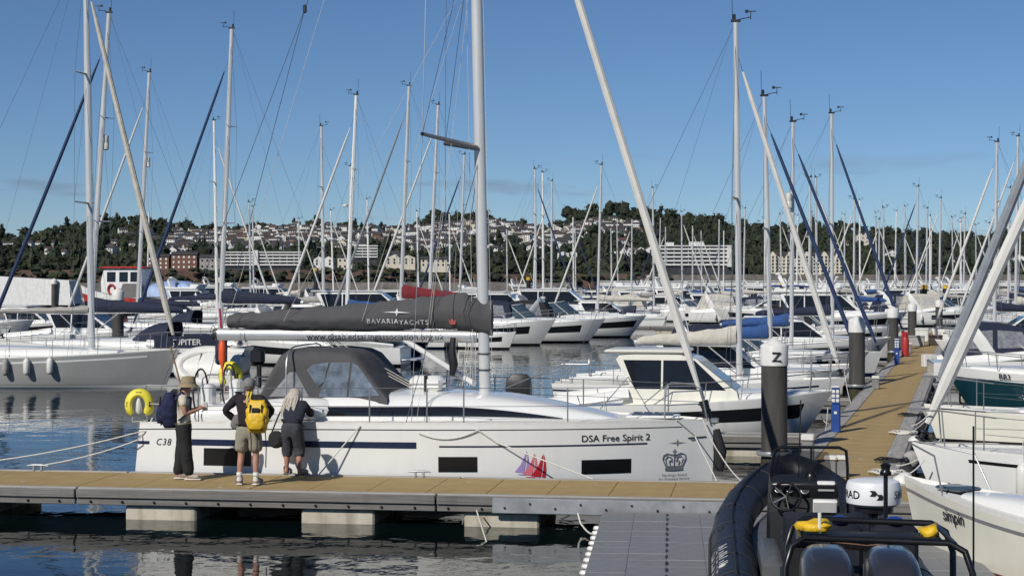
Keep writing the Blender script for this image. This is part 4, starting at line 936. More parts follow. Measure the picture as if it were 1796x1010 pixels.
# boats right of the walkway (bows to the left)
TB, St, Ft = motor(1652, 50, 'teal hulled motor boat marked BB3 right of the walkway', 'L', L=8.2, hull='teal', band=False, style='pilot', F=1.1, name='teal_motor_boat', det=2)
text_on('registration_lettering', 'BB3', .2, lambda x, y: St(.80 - x / 8.2, 1, 1) + V((0, .012, -.17 + y)), BOOT, TB, off=.01)
motor(2065, 61, 'white boat with large navy canopy and clear screens right of walkway', 'R', L=8.6, style='sport', canopy='navy', F=1.1, det=2)
motor(1640, 75, 'white sport cruiser right of the walkway beyond the navy canopy', 'L', L=9, style='sport', F=1.0)
motor(1655, 90, 'white hardtop motor boat right of the walkway', 'L', L=9, style='pilot', F=1.0)
motor(1672, 108, 'white sport cruiser right of the yellow topped piles', 'L', L=9.5, style='sport', canopy='black', F=1.05)
motor(1700, 125, 'white flybridge boat right of the yellow topped piles', 'L', L=10, style='fly', F=1.2)
# the crowded far rows
fr = random.Random(11); PH = ['below the wooded hilltop', 'before the balcony hotel', 'before the grand hotel', 'before the white parapet', 'at the far right']
rows_ = [(158, 1175, 1480, 6), (180, 960, 1560, 9), (205, 850, 1500, 10), (235, 880, 1720, 12), (145, 1690, 1830, 3), (175, 1600, 1830, 5), (270, 860, 1800, 12), (310, 1100, 1800, 9), (200, 380, 840, 8), (250, 0, 820, 8), (345, 860, 1790, 12), (385, 880, 1780, 12)]
STY = ['sport', 'pilot', 'hardtop', 'fly', 'sport']; SN = dict(sport='sport cruiser', pilot='pilothouse boat', hardtop='hardtop cruiser', fly='flybridge cruiser'); RW = ['first', 'second', 'third', 'fourth', 'fifth', 'sixth', 'seventh', 'eighth', 'ninth', 'tenth', 'eleventh', 'twelfth']
for ri, (Y, a, b, n_) in enumerate(rows_):
    for i in range(n_):
        px = lerp(a, b, (i + .5) / n_) + fr.uniform(-14, 14); st = fr.choice(STY); cv = fr.choice([None, 'navy', 'black', 'navy', 'blue', 'cream']) if st == 'sport' else None
        motor(px, Y + fr.uniform(-6, 6), f'distant white {SN[st]}{" with " + cv + " canopy" if cv else ""}, {RW[i]} from left in {["the near right", "the hotel", "the middle", "the long back", "the near far-right", "the far-right", "the second back", "the hindmost", "the centre left", "the left back", "the shoreward", "the parapet"][ri]} row', fr.choice('RRL'), L=fr.uniform(8, 12), da=fr.uniform(-9, 9), style=st, canopy=cv, det=0, fenders=1, group='distant motor cruisers', F=fr.uniform(1, 1.35), hull='white' if fr.random() < .86 else 'navy', antenna=fr.random() < .5)
for ri, (Y, a, b, n_) in enumerate(((225, 1290, 1800, 11), (260, 900, 1800, 13), (215, 420, 830, 6))):
    for i in range(n_):
        px = lerp(a, b, (i + .5) / n_) + fr.uniform(-12, 12); mh = fr.uniform(10.5, 14.5)
        sail(px, Y + fr.uniform(-8, 8), HOR - (mh - CAMZ) * FPX / Y, f'far small yacht, {RW[min(i, 11)]}{" last" if i > 11 else ""} from left in {["the back right mast row", "the hindmost mast row", "the left back mast row"][ri]}', fr.choice('RL'), rake=fr.uniform(0, 2), gen=fr.choice(['white', 'white', None, 'navy']), cover=fr.choice(['navy', 'cream', 'grey', 'blue']), det=0, lines=False, group='far small yachts', mastm=fr.choice([ALU, MWHITE]))
# ------------------------------------------------------------------ the white racing cruiser alongside the pontoon
BL = 10.42
def wm(o): return Matrix.Translation(o.location) @ Matrix.Rotation(o.rotation_euler.z, 4, 'Z')
YT = thing('cruising_yacht', 'white cruising yacht with charcoal sail cover moored along the tan pontoon', 'sailing boat', mp_(-7.35, 4.55), -ALPHA)
YM = wm(YT)
S1, F1, b1, hz1 = hullfn(BL, 3.95, 1.33, 1.385, 1.36, sw=.93, rake=.10, srake=.2, zb=-.4, full=2.5, flare=.045, tm=.38)
HW = M('yacht_gelcoat', (.80, .80, .775), .2, coat=.5, var=.02, scale=1.2, dirt=.14, dirtc=(.58, .54, .45))
STN = M('stripe_navy', (.012, .022, .06), .3); STK = M('stripe_black', (.02, .02, .022), .3)
rows1 = lambda t: [0, hz1(t, .0), hz1(t, .12), hz1(t, .3), hz1(t, .55), hz1(t, .8), hz1(t, 1.05), hz1(t, F1(t) - .105), hz1(t, F1(t) - .085), 1]
hull_mesh(S1, F1, hz1, rows1, lambda j, t: [2, 1, 0, 0, 0, 0, 0, 1, 0][j] if t < .95 or j < 2 else (2 if j == 0 else 0), 44).build('hull', [HW, STK, ANTIF], YT)
deck_mesh(S1, BL, 30, .035, .07).build('deck', DECK, YT)
def hpt(t, z, side=-1, off=.006):
    h = hz1(t, z); p = S1(t, h, side); e = .004
    du = S1(min(1, t + e), h, side) - S1(max(0, t - e), h, side); dv = S1(t, h + .01, side) - S1(t, h - .01, side)
    n = du.cross(dv) * (-side); n = n.normalized() if n.length > 1e-9 else V((0, side, 0))
    if n.y * side < 0: n = -n
    return p + n * off
def onhull(px, py):
    t, z = (px - 222) / 1028, 1.0
    for _ in range(40):
        q = proj(YM @ hpt(t, z)); t = max(0, min(1, t + (px - q[0]) / 1050)); z = z + (q[1] - py) / 102
    return t, z
def hquad(name, x0, y0, x1, y1, mat, off=.006, parent=YT, both=True, n=10):
    a = onhull(x0, y0); b = onhull(x1, y1)
    for sd_ in ((-1, 1) if both else (-1,)):
        MB().grid(lambda u, v: hpt(lerp(a[0], b[0], u), lerp(a[1], b[1], v), sd_, off), n, 3).build(name, mat, parent)
hquad('navy_stripe', 231, 778, 262, 773, STN); hquad('navy_stripe', 336, 780.4, 730, 775.4, STN, n=24); hquad('navy_stripe', 770, 781.5, 1135, 778.6, STN, n=24)
HWIN = M('hull_window', (.005, .005, .006), .35, var=.1)
for x0, y0, x1, y1 in ((358, 814.5, 439, 788), (770, 826.5, 836, 802), (1021, 830.5, 1106, 805)):
    hquad('hull_window', x0, y0, x1, y1, HWIN, .008); hquad('window_rim', x0 - 1.2, y0 + 1.2, x1 + 1.2, y1 - 1.2, STK, .005)
def htext(name, s, px, py, size, mat, side=-1, **k):
    t0, z0 = onhull(px, py); return text_on(name, s, size, lambda x, y: hpt(t0 + x * (-side) / BL, z0 + y, side, .009), mat, YT, **k)
BLK = M('lettering_black', (.015, .015, .017), .4); GRL = M('lettering_grey', (.2, .2, .21), .5)
htext('model_lettering', 'C38', 286, 780, .17, BLK, sp=1.15, shear=.2)
htext('name_lettering', 'DSA Free Spirit 2', 1080, 773, .165, BLK, off=.007)
htext('award_lettering', "The King's Award", 1182, 834, .062, GRL, off=.003); htext('award_lettering', 'for Voluntary Service', 1182, 840.5, .062, GRL, off=.003)
htext('name_lettering', 'DSA Free Spirit 2', 1080, 773, .165, BLK, side=1, off=.007)
def hshape(name, pts, px, py, sc_, mat, off=.008):
    t0, z0 = onhull(px, py); return MB().add([hpt(t0 + x * sc_ / BL, z0 + y * sc_, -1, off) for x, y in pts], [list(range(len(pts)))]).build(name, mat, YT, False)
for k, (px, py, s_, c_) in enumerate(((920, 829, .40, (.36, .26, .52)), (934, 833, .40, (.72, .17, .22)), (949, 836, .42, (.45, .015, .03)))):
    mm = M('sail_emblem_%d' % k, c_, .5, var=.03)
    hshape('emblem_sail', [(-.02, 0), (.03, .32), (.06, .62), (.09, 1.0), (.0, .75), (-.16, .38), (-.42, .05)], px, py, s_, mm, .008 + k * .002)
    hshape('emblem_sail', [(.02, 0), (.08, .3), (.11, .6), (.115, .95), (.18, .6), (.2, .3), (.17, .0)], px, py, s_, mm, .008 + k * .002)
    hshape('emblem_hull', [(-.35, -.05), (.1, -.05), (.18, -.03), (.05, -.1), (-.15, -.09)], px, py, s_, mm, .008 + k * .002)
# crown emblem
tc_, zc_ = onhull(1182, 806)
def cr_(x, y, o=.009): return hpt(tc_ + x / BL, zc_ + y, -1, o)
def cpath(pts, r, mat=GRL): MB().path([cr_(x, y) for x, y in pts], [(r, .003)] * len(pts) if 0 else r, 5).build('crown_emblem', mat, YT)
for sgn in (1, -1):
    cpath([(sgn * .15, -.1), (sgn * .2, .02), (sgn * .19, .09), (sgn * .12, .12), (sgn * .03, .09), (0, .06)], .011); cpath([(sgn * .13, -.08), (sgn * .155, .02), (sgn * .12, .07), (sgn * .05, .05), (sgn * .04, -.03)], .009); cpath([(sgn * .07, -.08), (sgn * .09, -.02), (sgn * .05, .0)], .012)
for yy in (-.17, -.14, -.105): cpath([(-.155, yy), (-.08, yy - .008), (0, yy - .01), (.08, yy - .008), (.155, yy)], .01)
for k in range(7): cpath([(-.14 + k * .0467, -.165), (-.14 + k * .0467, -.11)], .009)
cpath([(0, -.1), (0, .2)], .01); cpath([(-.03, .16), (.03, .16)], .01); cpath([(-.02, .1), (.02, .1)], .02)
ts_, zs_ = onhull(1188, 776)
MB().add([hpt(ts_ + x / BL, zs_ + y, -1, .009) for x, y in ((-.17, 0), (0, .012), (.17, 0), (0, -.012), (0, .07), (-.02, 0), (0, -.07), (.02, 0))], [[0, 3, 2, 1], [4, 5, 6, 7]]).build('star_emblem', GRL, YT, False)
# coachroof with long dark window
zd1 = lambda x: F1(max(0, min(1, x / BL))) - .02
def chf(u): return (.50 if u < .45 else .50 * (1 - ((u - .45) / .55) ** 1.6)) * (1 if u > .04 else .9) + .012
c1 = coachfn(3.0, 8.9, lambda u: 1.36 * (1 - .70 * max(0, (u - .2) / .8) ** 1.7), chf, zd1, .42, .55)
CB = coach_mesh(c1, 26).build('coachroof', HW, YT)
for v0, v1, sg in ((.022, .105, 0), (.895, .978, 1)):
    def fnw(a, b, v0=v0, v1=v1, sg=sg):
        u = lerp(.07, .80, a); k = 1 if a < .55 else 1 - ((a - .55) / .45) ** 2 * .92
        lo, hi = (v0, lerp(v0, v1, k)) if sg == 0 else (lerp(v1, v0, k), v1); return patch_pt(c1, u, lerp(lo, hi, b), .012)
    def patch_pt(s, u, v, off):
        e = 1e-3; n = (s(u + e, v) - s(u - e, v)).cross(s(u, v + e) - s(u, v - e)); n = n.normalized() if n.length > 1e-12 else V((0, 0, 1))
        p = s(u, v)
        if (n.y * p.y < 0): n = -n
        return p + n * off
    MB().grid(fnw, 30, 4).build('cabin_window', GLASS, CB)
for u0, u1, v0, v1 in ((.60, .66, .43, .57), (.30, .36, .40, .60)): patch(c1, u0, u1, v0, v1, 3, 4, .03).build('deck_hatch', GLASSB, CB)
for k in range(4): MB().box((9.0 + k * .19, -.0, zd1(9) + .115), (.17, .5, .035), bev=.01).build('deck_hatch', GLASSB, CB)
MB().box((9.3, 0, zd1(9) + .08), (.95, .62, .05), bev=.015).build('hatch_frame', HW, CB)
for s_ in (1, -1):   # cockpit coamings
    MB().path([(.5, s_ * 1.56, 1.36), (.8, s_ * 1.58, 1.42), (1.4, s_ * 1.58, 1.47), (2.2, s_ * 1.54, 1.54), (3.0, s_ * 1.4, 1.6), (3.5, s_ * 1.2, 1.6), (3.8, s_ * 1.1, 1.5)], [(.04, .08), (.13, .16), (.18, .18), (.23, .18), (.25, .16), (.2, .14), (.05, .05)], 12).build('coaming', HW, YT)
    wnc = MB().lathe([(.09, 0), (.1, .03), (.065, .06), (.06, .13), (.085, .16), (.05, .17)], 12, c=(1.95, s_ * 1.55, 1.74)).build('winch', BLACKP, YT)
    MB().box((2.35, s_ * 1.79, 1.50), (.28, .02, .06), bev=.01).build('coaming_vent', BLACKP, YT)
    # wheel and pedestal
    MB().box((1.15, s_ * .85, 1.62), (.22, .34, .75), bev=.05).build('helm_pedestal', HW, YT)
    MB().path([V((1.0, s_ * .85 + math.cos(a) * .42, 1.85 + math.sin(a) * .42)) for a in [k * math.pi / 10 for k in range(20)]], .018, 6, closed=True).build('steering_wheel', BLACKP, YT)
MB().box((1.6, 0, 1.35), (2.4, 2.4, .03)).build('cockpit_sole', TEAK, YT)
for s_ in (1, -1): MB().box((2.1, s_ * 1.05, 1.5), (1.7, .5, .28), bev=.03).build('cockpit_seat', HW, YT)
# sprayhood
VINYLB = M('blue_vinyl', (.22, .28, .36), .06, alpha=.55, var=.5, scale=5, bump=.02, bscale=5)
HP = [(2.18, 1.62), (2.38, 2.2), (2.55, 2.55), (2.68, 2.64), (3.45, 2.66), (3.85, 2.62), (4.02, 2.54), (4.62, 1.80)]
def hprof(u):
    k = u * (len(HP) - 1); i = min(int(k), len(HP) - 2); f = k - i; return lerp(HP[i][0], HP[i + 1][0], f), lerp(HP[i][1], HP[i + 1][1], f)
def hs(u, v):
    x, z = hprof(max(0, min(1, u))); a = math.pi * max(0, min(1, v)); zb_ = 1.70; return V((x, 1.34 * math.copysign(abs(math.cos(a)) ** .26, math.cos(a)) * (1 - .16 * (z - zb_)), zb_ + (z - zb_) * math.sin(a) ** .24 if z > zb_ else z))
HD = MB().grid(hs, 21, 24).build('sprayhood', GREYC, YT, True, 50)
def hside(x, z, s_, off=.02):
    for k in range(400):
        u = k / 400
        if hprof(u)[0] >= x: break
    zt = hprof(u)[1]; q = max(0, min(1, (z - 1.70) / max(.05, zt - 1.70))); a = math.asin(min(1, q ** (1 / .24))); return V((x, s_ * (1.34 * math.cos(a) ** .26 * (1 - .16 * (zt - 1.7)) + off), z))
for s_ in (-1, 1):
    fp = ([(3.1, 2.28), (3.2, 2.38), (3.5, 2.42), (3.42, 2.08), (3.3, 1.98)], [(3.32, 1.80), (3.55, 2.42), (3.9, 2.42), (3.84, 1.80)], [(3.88, 1.80), (3.94, 2.42), (4.05, 2.36), (4.48, 1.84)])
    for pl in fp: MB().add([hside(x, z, s_) for x, z in pl], [list(range(len(pl)))]).build('clear_window', VINYLB, HD, False)
    for pl in (([(2.42, 1.80), (2.78, 2.24), (2.9, 2.24), (3.14, 1.80)],)[0],):
        MB().add([hside(x, z, s_) for x, z in pl], [list(range(len(pl)))]).build('clear_window', VINYL, HD, False)
for v0, v1 in ((.2, .46), (.54, .8)): patch(hs, .90, .985, v0, v1, 4, 5, .012).build('clear_window', VINYL, HD)
MB().path([(2.75 + .02, 1.36 * math.copysign(abs(math.cos(a)) ** .38, math.cos(a)), 1.7 + 1.0 * math.sin(a) ** .32) for a in [math.pi * k / 16 for k in range(17)]], .016, 6).build('hood_bow', STEEL, HD)
# rig
XM, MT = 6.18, 17.4
def m1(z): return V((XM - .0215 * (z - 1.8), 0, z))
MB().path([m1(lerp(1.78, MT, k / 8)) for k in range(9)], [(.105, .066)] * 7 + [(.09, .06), (.08, .05)], 20, up=(1, 0, 0)).build('mast', ALU, YT)
MB().lathe([(.16, 0), (.15, .05), (.12, .09)], 12, c=(XM, 0, 1.74)).build('mast_collar', BLACKP, YT); masthead(m1(MT), YT)
for z in (2.25, 2.55, 3.0): MB().path([m1(z) + V((math.cos(a) * .125, math.sin(a) * .085, 0)) for a in [k * math.pi / 5 for k in range(10)]], .012, 5, closed=True).build('mast_band', BLACKP, YT)
TIP = {}
for q, (z, ln) in enumerate(((6.35, 1.12), (10.8, .9))):
    for s_ in (1, -1):
        tp = m1(z) + V((-.86 * ln / 1.12, s_ * ln, .18)); TIP[q, s_] = tp; MB().path([m1(z), tp], [(.035, .075), (.022, .045)], 8).build('spreader', M('spreader_grey', (.2, .2, .2), .4, metal=.5), YT); MB().lathe([(.03, -.03), (.035, 0), (.03, .03)], 8, c=tp).build('spreader_cap', BLACKP, YT)
for s_ in (1, -1):
    ch = V((5.15, s_ * 1.72, 1.4))
    MB().path([ch, TIP[0, s_], TIP[1, s_], m1(16.2)], .0065, 5).build('cap_shroud', WIRE, YT); wire('lower_shroud', ch + V((-.1, 0, 0)), m1(6.2), .0065, YT); wire('diagonal_shroud', TIP[0, s_], m1(10.7), .0055, YT); wire('diagonal_shroud', TIP[1, s_], m1(15.8), .0055, YT)
    wire('backstay_leg', V((.25, s_ * 1.45, 1.4)), V((2.75, 0, 9.0)), .006, YT)
    wire('flag_halyard', ch + V((.05, s_ * -.2, 0)), m1(6.35) + V((-.45, s_ * .6, .1)), .003, YT, ROPEW)
wire('backstay', (2.75, 0, 9.0), m1(MT), .0065, YT); MB().box((2.75, 0, 9.0), (.07, .05, .16), bev=.02).build('backstay_block', BLACKP, YT)
for k in range(7): wire('halyard', m1(1.95) + V((-.16 - .06 * k, -.12 + .05 * (k % 4), 0)), m1(2.75 + .1 * (k % 3)) + V((-.14 - .03 * k, -.1 + .03 * k, 0)), .006, YT, ROPEW)
for k, dx in enumerate((-.2, .16)): wire('mast_halyard', m1(2.0) + V((dx, -.1, 0)), m1(16) + V((dx * .7, -.08, 0)), .004, YT, ROPEW)
wire('topping_lift', (1.2, 0, 3.0), m1(MT) + V((-.15, 0, 0)), .0045, YT, ROPEW)
for x_ in (2.4, 3.9): wire('lazy_jack', (x_, -.22, 3.15), m1(9.6) + V((-.08, -.06, 0)), .0035, YT, ROPEW)
wire('lazy_jack', (5.2, -.24, 3.1), m1(9.6) + V((-.08, -.06, 0)), .0035, YT, ROPEW)
genoa((10.28, 0, 1.42), (5.88, 0, 15.7), .07, YT, SAILW)
MB().path([(10.3, 0, 1.40), (10.2, 0, 1.72)], [.06, .09], 10).build('furler_drum', BLACKP, YT)
# boom, cover
BZ = 2.86
MB().path([(6.02, 0, BZ), (3.5, 0, BZ + .01), (1.02, 0, BZ + .02)], [(.115, .07)] * 3, 14, up=(0, 0, 1)).build('boom', M('boom_silver', (.55, .55, .55), .35, metal=.5, var=.05), YT)
MB().path([(1.05, 0, BZ + .02), (.96, 0, BZ + .02)], [(.12, .075), (.1, .06)], 14, up=(0, 0, 1)).build('boom_end', BLACKP, YT)
def cov(x):   # top, bottom, half width of the cover
    t = (6.22 - x) / 4.95; k = sstep((t) / .1); zt = lerp(3.52, 3.66, k) if t < .1 else lerp(3.66, 3.26, ((t - .1) / .9) ** .9)
    return zt + .012 * math.sin(x * 9) + .01 * math.sin(x * 23), 2.975 + .03 * math.sin(x * 1.4) - (.10 if t < .12 else 0) * (1 - t / .12), (.225 - .08 * t) * (1 + .05 * math.sin(x * 5.3)) * (.72 + .28 * min(1, t / .06))
def covpt(x, a):
    zt, z0, ww = cov(x); s_, c_ = math.sin(a), math.cos(a); wr = .022 * noise.noise(V((x * 2.2 + math.sin(a) * 1.6, a * 2.0, 0))) + .012 * noise.noise(V((x * 9 - math.sin(a) * 5, a * 1.2, 9))) + .008 * noise.noise(V((x * 6, a * 5 + x * 3, 4)))
    return V((x, (ww + wr) * c_ * (1 - .38 * max(0, s_) - .1 * max(0, -s_)), lerp(z0, zt, .5 + .5 * s_) + wr * s_))
def covY(x, z, off=.03):
    zt, z0, ww = cov(x); s_ = max(-.98, min(.98, 2 * (z - z0) / (zt - z0) - 1)); a = math.atan2(s_, -math.sqrt(1 - s_ * s_)); p = covpt(x, a); return V((x, p.y - off, z))
CV = MB().loft([[covpt(lerp(6.32, 1.27, i / 90), 2 * math.pi * k / 28) for k in range(28)] for i in range(91)]).build('sail_cover', GREYC, YT, True, 60)
for x_ in (5.62, 5.25): MB().path([covpt(x_, 2 * math.pi * k / 28) * 1.0 + V((0, 0, 0)) for k in range(28)], .008, 4, closed=True).build('cover_seam', BLACKC, CV)
WL = M('lettering_white', (.72, .72, .72), .6, var=.03); 
def cpx(px): return 6.18 + (px - 850) / 96.5
text_on('brand_lettering', 'BAVARIA', .125, lambda x, y: covY(cpx(667) + x, 3.105 + y), WL, CV, off=.006, sp=1.25)
text_on('brand_lettering', 'YACHTS', .125, lambda x, y: covY(cpx(724) + x, 3.085 + y), WL, CV, sp=1.25)
MB().add([covY(cpx(693) + x, 3.315 + y) for x, y in ((-.27, 0), (0, .012), (.27, -.01), (0, -.014), (0, .075), (-.028, 0), (0, -.075), (.028, 0))], [[0, 3, 2, 1], [4, 5, 6, 7]]).build('star_emblem', WL, CV, False)
MB().add([covY(cpx(794) + x, 3.09 + y) for x, y in ((-.05, 0), (.05, 0), (.075, .11), (.035, .055), (0, .12), (-.035, .055), (-.075, .11))], [list(range(7))]).build('crown_patch', M('crown_pink', (.6, .13, .12), .6), CV, False)
text_on('website_lettering', 'www.disabledsailingassociation.org.uk', .165, lambda x, y: V((cpx(650) + x * 1.04, -.07 * math.sqrt(max(.05, 1 - ((y - .062) / .115) ** 2)) - .004, BZ - .062 + y)), BLK, YT, off=.004)
for x_ in (1.6, 3.3, 5.0): MB().path([(x_, math.cos(a) * .075, BZ + math.sin(a) * .118) for a in [k * math.pi / 8 for k in range(16)]], .007, 4, closed=True).build('boom_strap', STEEL, YT)
MB().path([(6.0, 0, 1.98), (4.62, 0, 2.82)], [.052, .052], 12).build('boom_kicker', MWHITE, YT); MB().path([(4.75, 0, 2.74), (4.42, 0, 2.94)], .03, 8).build('kicker_rod', BLACKP, YT)
MB().path([(5.62, -.2, 2.85), (5.6, -.22, 2.6), (5.63, -.2, 2.35), (5.6, -.2, 2.15)], [.05, .07, .085, .05], 8).build('rope_bag', BLACKP, YT)
for k in range(3): wire('mainsheet', (2.9 + .15 * k, 0, 2.85), (4.9 + .03 * k, .15 * k, 1.85), .008, YT, ROPEW)
RAFT = thing('liferaft', 'white strapped liferaft canister on the yacht coachroof', 'liferaft', YM @ V((5.15, -.25, 1.83)), -ALPHA)
MB().box((0, 0, .17), (.62, .46, .30), bev=.07).build('canister', HW, RAFT); MB().box((0, 0, .17), (.64, .48, .03), bev=.005).build('canister_seam', LGREYC, RAFT); MB().box((0, 0, .17), (.05, .49, .33), bev=.01).build('strap', BLACKP, RAFT)
# rails
for s_ in (-1, 1):
    tops = []
    for px in (345, 527, 646, 747, 812, 995):
        t = onhull(px, 745)[0]; p = S1(t, 1, s_); p = V((p.x, p.y * .955, p.z)); tops.append(p + V((0, 0, .63))); MB().tube(p, p + V((0, 0, .63)), .013, 6).build('stanchion', STEEL, YT)
    b_ = S1(.915, 1, s_); tops.append(V((b_.x, b_.y * .95, b_.z + .63)))
    MB().path(tops, .006, 4).build('guard_wire', WIRE, YT); MB().path([q - V((0, 0, .32)) for q in tops], .005, 4).build('guard_wire', WIRE, YT)
    bb = V((b_.x, b_.y * .95, b_.z)); fx = S1(.975, 1, s_)
    MB().path([bb, bb + V((0, 0, .6)), bb + V((.06, 0, .64)), V((fx.x - .12, fx.y * 1.0 + s_ * .06, 2.0)), V((fx.x, fx.y + s_ * .06, 1.95)), V((fx.x + .12, fx.y, 1.38))], .014, 7).build('pulpit', STEEL, YT)
    MB().path([bb + V((0, 0, .3)), V((fx.x - .02, fx.y + s_ * .05, 1.68))], .01, 6).build('pulpit_bar', STEEL, YT)
    MB().path([V((1.15, s_ * 1.86, 1.36)), V((1.1, s_ * 1.86, 1.98)), V((.95, s_ * 1.84, 2.02)), V((.3, s_ * 1.72, 2.02)), V((.22, s_ * 1.6, 1.95)), V((.2, s_ * 1.5, 1.36))], .014, 7).build('pushpit', STEEL, YT)
    MB().path([V((1.12, s_ * 1.86, 1.68)), V((.24, s_ * 1.66, 1.68))], .01, 6).build('pushpit_bar', STEEL, YT)
# bow fitting and fender cushion
MB().box((10.33, 0, 1.36), (.3, .16, .1), bev=.02).build('bow_roller', STEEL, YT)
MB().path([V((10.42, 0, 1.2)), V((10.5, 0, .8)), V((10.48, 0, .45))], [(.06, .1), (.12, .13), (.07, .09)], 10).build('bow_fender', BLACKC, YT)
p = hpt(.973, 1.16); MB().path([hpt(.955, 1.07), hpt(.985, 1.08)], .012, 5).build('bow_stripe', STK, YT)
def horseshoe(p, rz, label, scale=1, mat=YELLOW):
    t = thing('horseshoe_buoy', label, 'lifebuoy', p, rz); pts = []
    for k in range(17):
        a = R(-50 + 280 * k / 16); pts.append(V((math.cos(a) * .19, 0, .28 + math.sin(a) * .22)))
    MB().path(pts, [(.05, .05)] + [(.088, .065)] * 15 + [(.05, .05)], 10).build('foam_ring', mat, t)
    for k in (3, 8, 13): q = pts[k]; MB().box(q, (.10, .145, .03) if k == 8 else (.05, .145, .09)).build('label_patch', BLACKP, t, False)
    MB().path([pts[0], pts[0] + V((.03, 0, -.12)), pts[-1] + V((0, 0, -.14)), pts[-1]], .008, 4).build('lanyard', ROPEW, t)
    MB().lathe([(.03, 0), (.06, .05), (.05, .2), (.02, .28)], 8, c=(0, -.03, .12)).build('rescue_light', FENDW, t)
    t.scale = (scale,) * 3; return t
horseshoe(YM @ V((.12, -1.66, 1.38)), -ALPHA + R(12), 'yellow horseshoe lifebuoy at the stern rail nearest the pontoon')
horseshoe(YM @ V((.75, 1.7, 1.72)), -ALPHA - R(10), 'yellow horseshoe lifebuoy on the far stern rail behind the hat man')
horseshoe(YM @ V((.95, 1.75, 2.62)), -ALPHA, 'small white horseshoe lifebuoy above the orange dan buoy', .72, FENDW)
DB = thing('dan_buoy', 'orange dan buoy with red pole hanging at the yacht stern', 'buoy', YM @ V((.72, 1.3, 1.9)), 0)
MB().lathe([(.015, 0), (.05, .12), (.075, .2), (.075, .48), (.05, .56), (.02, .6)], 12, c=(0, 0, .25)).build('float', ORANGE, DB); MB().tube((0, 0, .8), (-.05, 0, 1.45), .022, 6).build('pole', M('pole_red', (.4, .03, .06), .5), DB); MB().tube((0, 0, .3), (.03, 0, -.2), .015, 5).build('ballast_line', M('pole_red2', (.5, .1, .08), .6), DB)
# mooring ropes
def rope(name, pts, label, r=.012, sag=0, mat=ROPEW):
    pts = [V(p) for p in pts]; out = []
    for a, b in zip(pts, pts[1:]):
        for k in range(10): t = k / 10; out.append(a.lerp(b, t) - V((0, 0, sag * 4 * t * (1 - t))))
    out.append(pts[-1]); o = MB().path(out, r, 6).build('mooring_rope', mat, None); return tag(o, label, 'rope', 'mooring ropes')
fl = hpt(onhull(838, 757)[0], 1.3, -1, .03)
rope('r', [YM @ fl, YM @ hpt(onhull(870, 775)[0], 1.08, -1, .02), mp_(1.05, 2.36, .52)], 'rope running from mid hull down to the pontoon right of the sail emblem')
rope('r', [YM @ hpt(onhull(735, 765)[0], 1.24, -1, .02), YM @ fl], 'rope hanging in a shallow curve along the white hull', sag=.13)
rope('r', [YM @ hpt(onhull(632, 752)[0], 1.36, -1, .02), mp_(-3.75, 2.36, .52)], 'rope from the hull down beside the bending woman')
rope('r', [YM @ V((.35, -1.6, 1.42)), YM @ V((.2, -1.95, 1.05)), mp_(-8.85, 2.3, .6)], 'stern rope running to the cleat beside the hull', sag=.05)
rope('r', [YM @ V((.6, -1.6, 1.43)), YM @ V((.25, -1.9, 1.2)), mp_(-10.3, 2.3, .6)], 'long stern rope running to the leftmost cleat', sag=.07)
rope('r', [YM @ V((9.75, -.75, 1.42)), YM @ hpt(.965, 1.1, -1, .03), mp_(3.15, 2.3, .53)], 'bow rope looping down to the pontoon by the crown emblem')
rope('r', [YM @ V((10.2, -.25, 1.4)), YM @ V((10.5, -.3, .8)), mp_(3.6, 2.1, .53)], 'second bow rope beside the black bow cushion', sag=.05)
rope('r', [mp_(-.55, -.1, .28), V((-.2, 24.2, -.3))], 'rope slanting from the pontoon edge into the near water')
rope('r', [YM @ V((5.6, 1.8, 1.5)), at(1085, 598, 50)], 'long white line crossing the open water to the right', .011)
rope('r', [YM @ V((8.2, 1.2, 1.45)), at(1120, 640, 47)], 'lower white line crossing the water to the pilothouse boat', .011)

# ------------------------------------------------------------------ people
def skin(name, nodes, edges, mat, parent, sub=2, root=None):
    import bmesh
    me = bpy.data.meshes.new(name); keys = list(nodes); ix = {k: i for i, k in enumerate(keys)}
    me.from_pydata([nodes[k][0] for k in keys], [(ix[a], ix[b]) for a, b in edges], [])
    o = bpy.data.objects.new(name, me); o.modifiers.new('s', 'SKIN'); sb = o.modifiers.new('u', 'SUBSURF'); sb.levels = sb.render_levels = sub
    if not me.skin_vertices: me.attributes  # layer made by the modifier below
    bmm = bmesh.new(); bmm.from_mesh(me); ly = bmm.verts.layers.skin.verify(); bmm.verts.ensure_lookup_table()
    for k in keys:
        r = nodes[k][1]; bmm.verts[ix[k]][ly].radius = r if isinstance(r, tuple) else (r, r); bmm.verts[ix[k]][ly].use_root = (k == (root or keys[0]))
    bmm.to_mesh(me); bmm.free(); m2 = evaluated(o); bpy.data.meshes.remove(me); m2.materials.clear(); m2.materials.append(mat)
    if name not in ('body', 'shoe', 'hair'):   # cloth folds
        off = [v.normal * (.011 * noise.noise(V((v.co.x * 9, v.co.y * 9, v.co.z * 5))) + .006 * noise.noise(V((v.co.x * 22, v.co.y * 22, v.co.z * 30 + v.co.x * 20)))) for v in m2.vertices]
        for v, o_ in zip(m2.vertices, off): v.co += o_
    m2.polygons.foreach_set('use_smooth', [True] * len(m2.polygons)); m2.name = name
    return link(name, m2, parent)
SKIN = M('skin', (.42, .22, .15), .55, var=.08, scale=14)
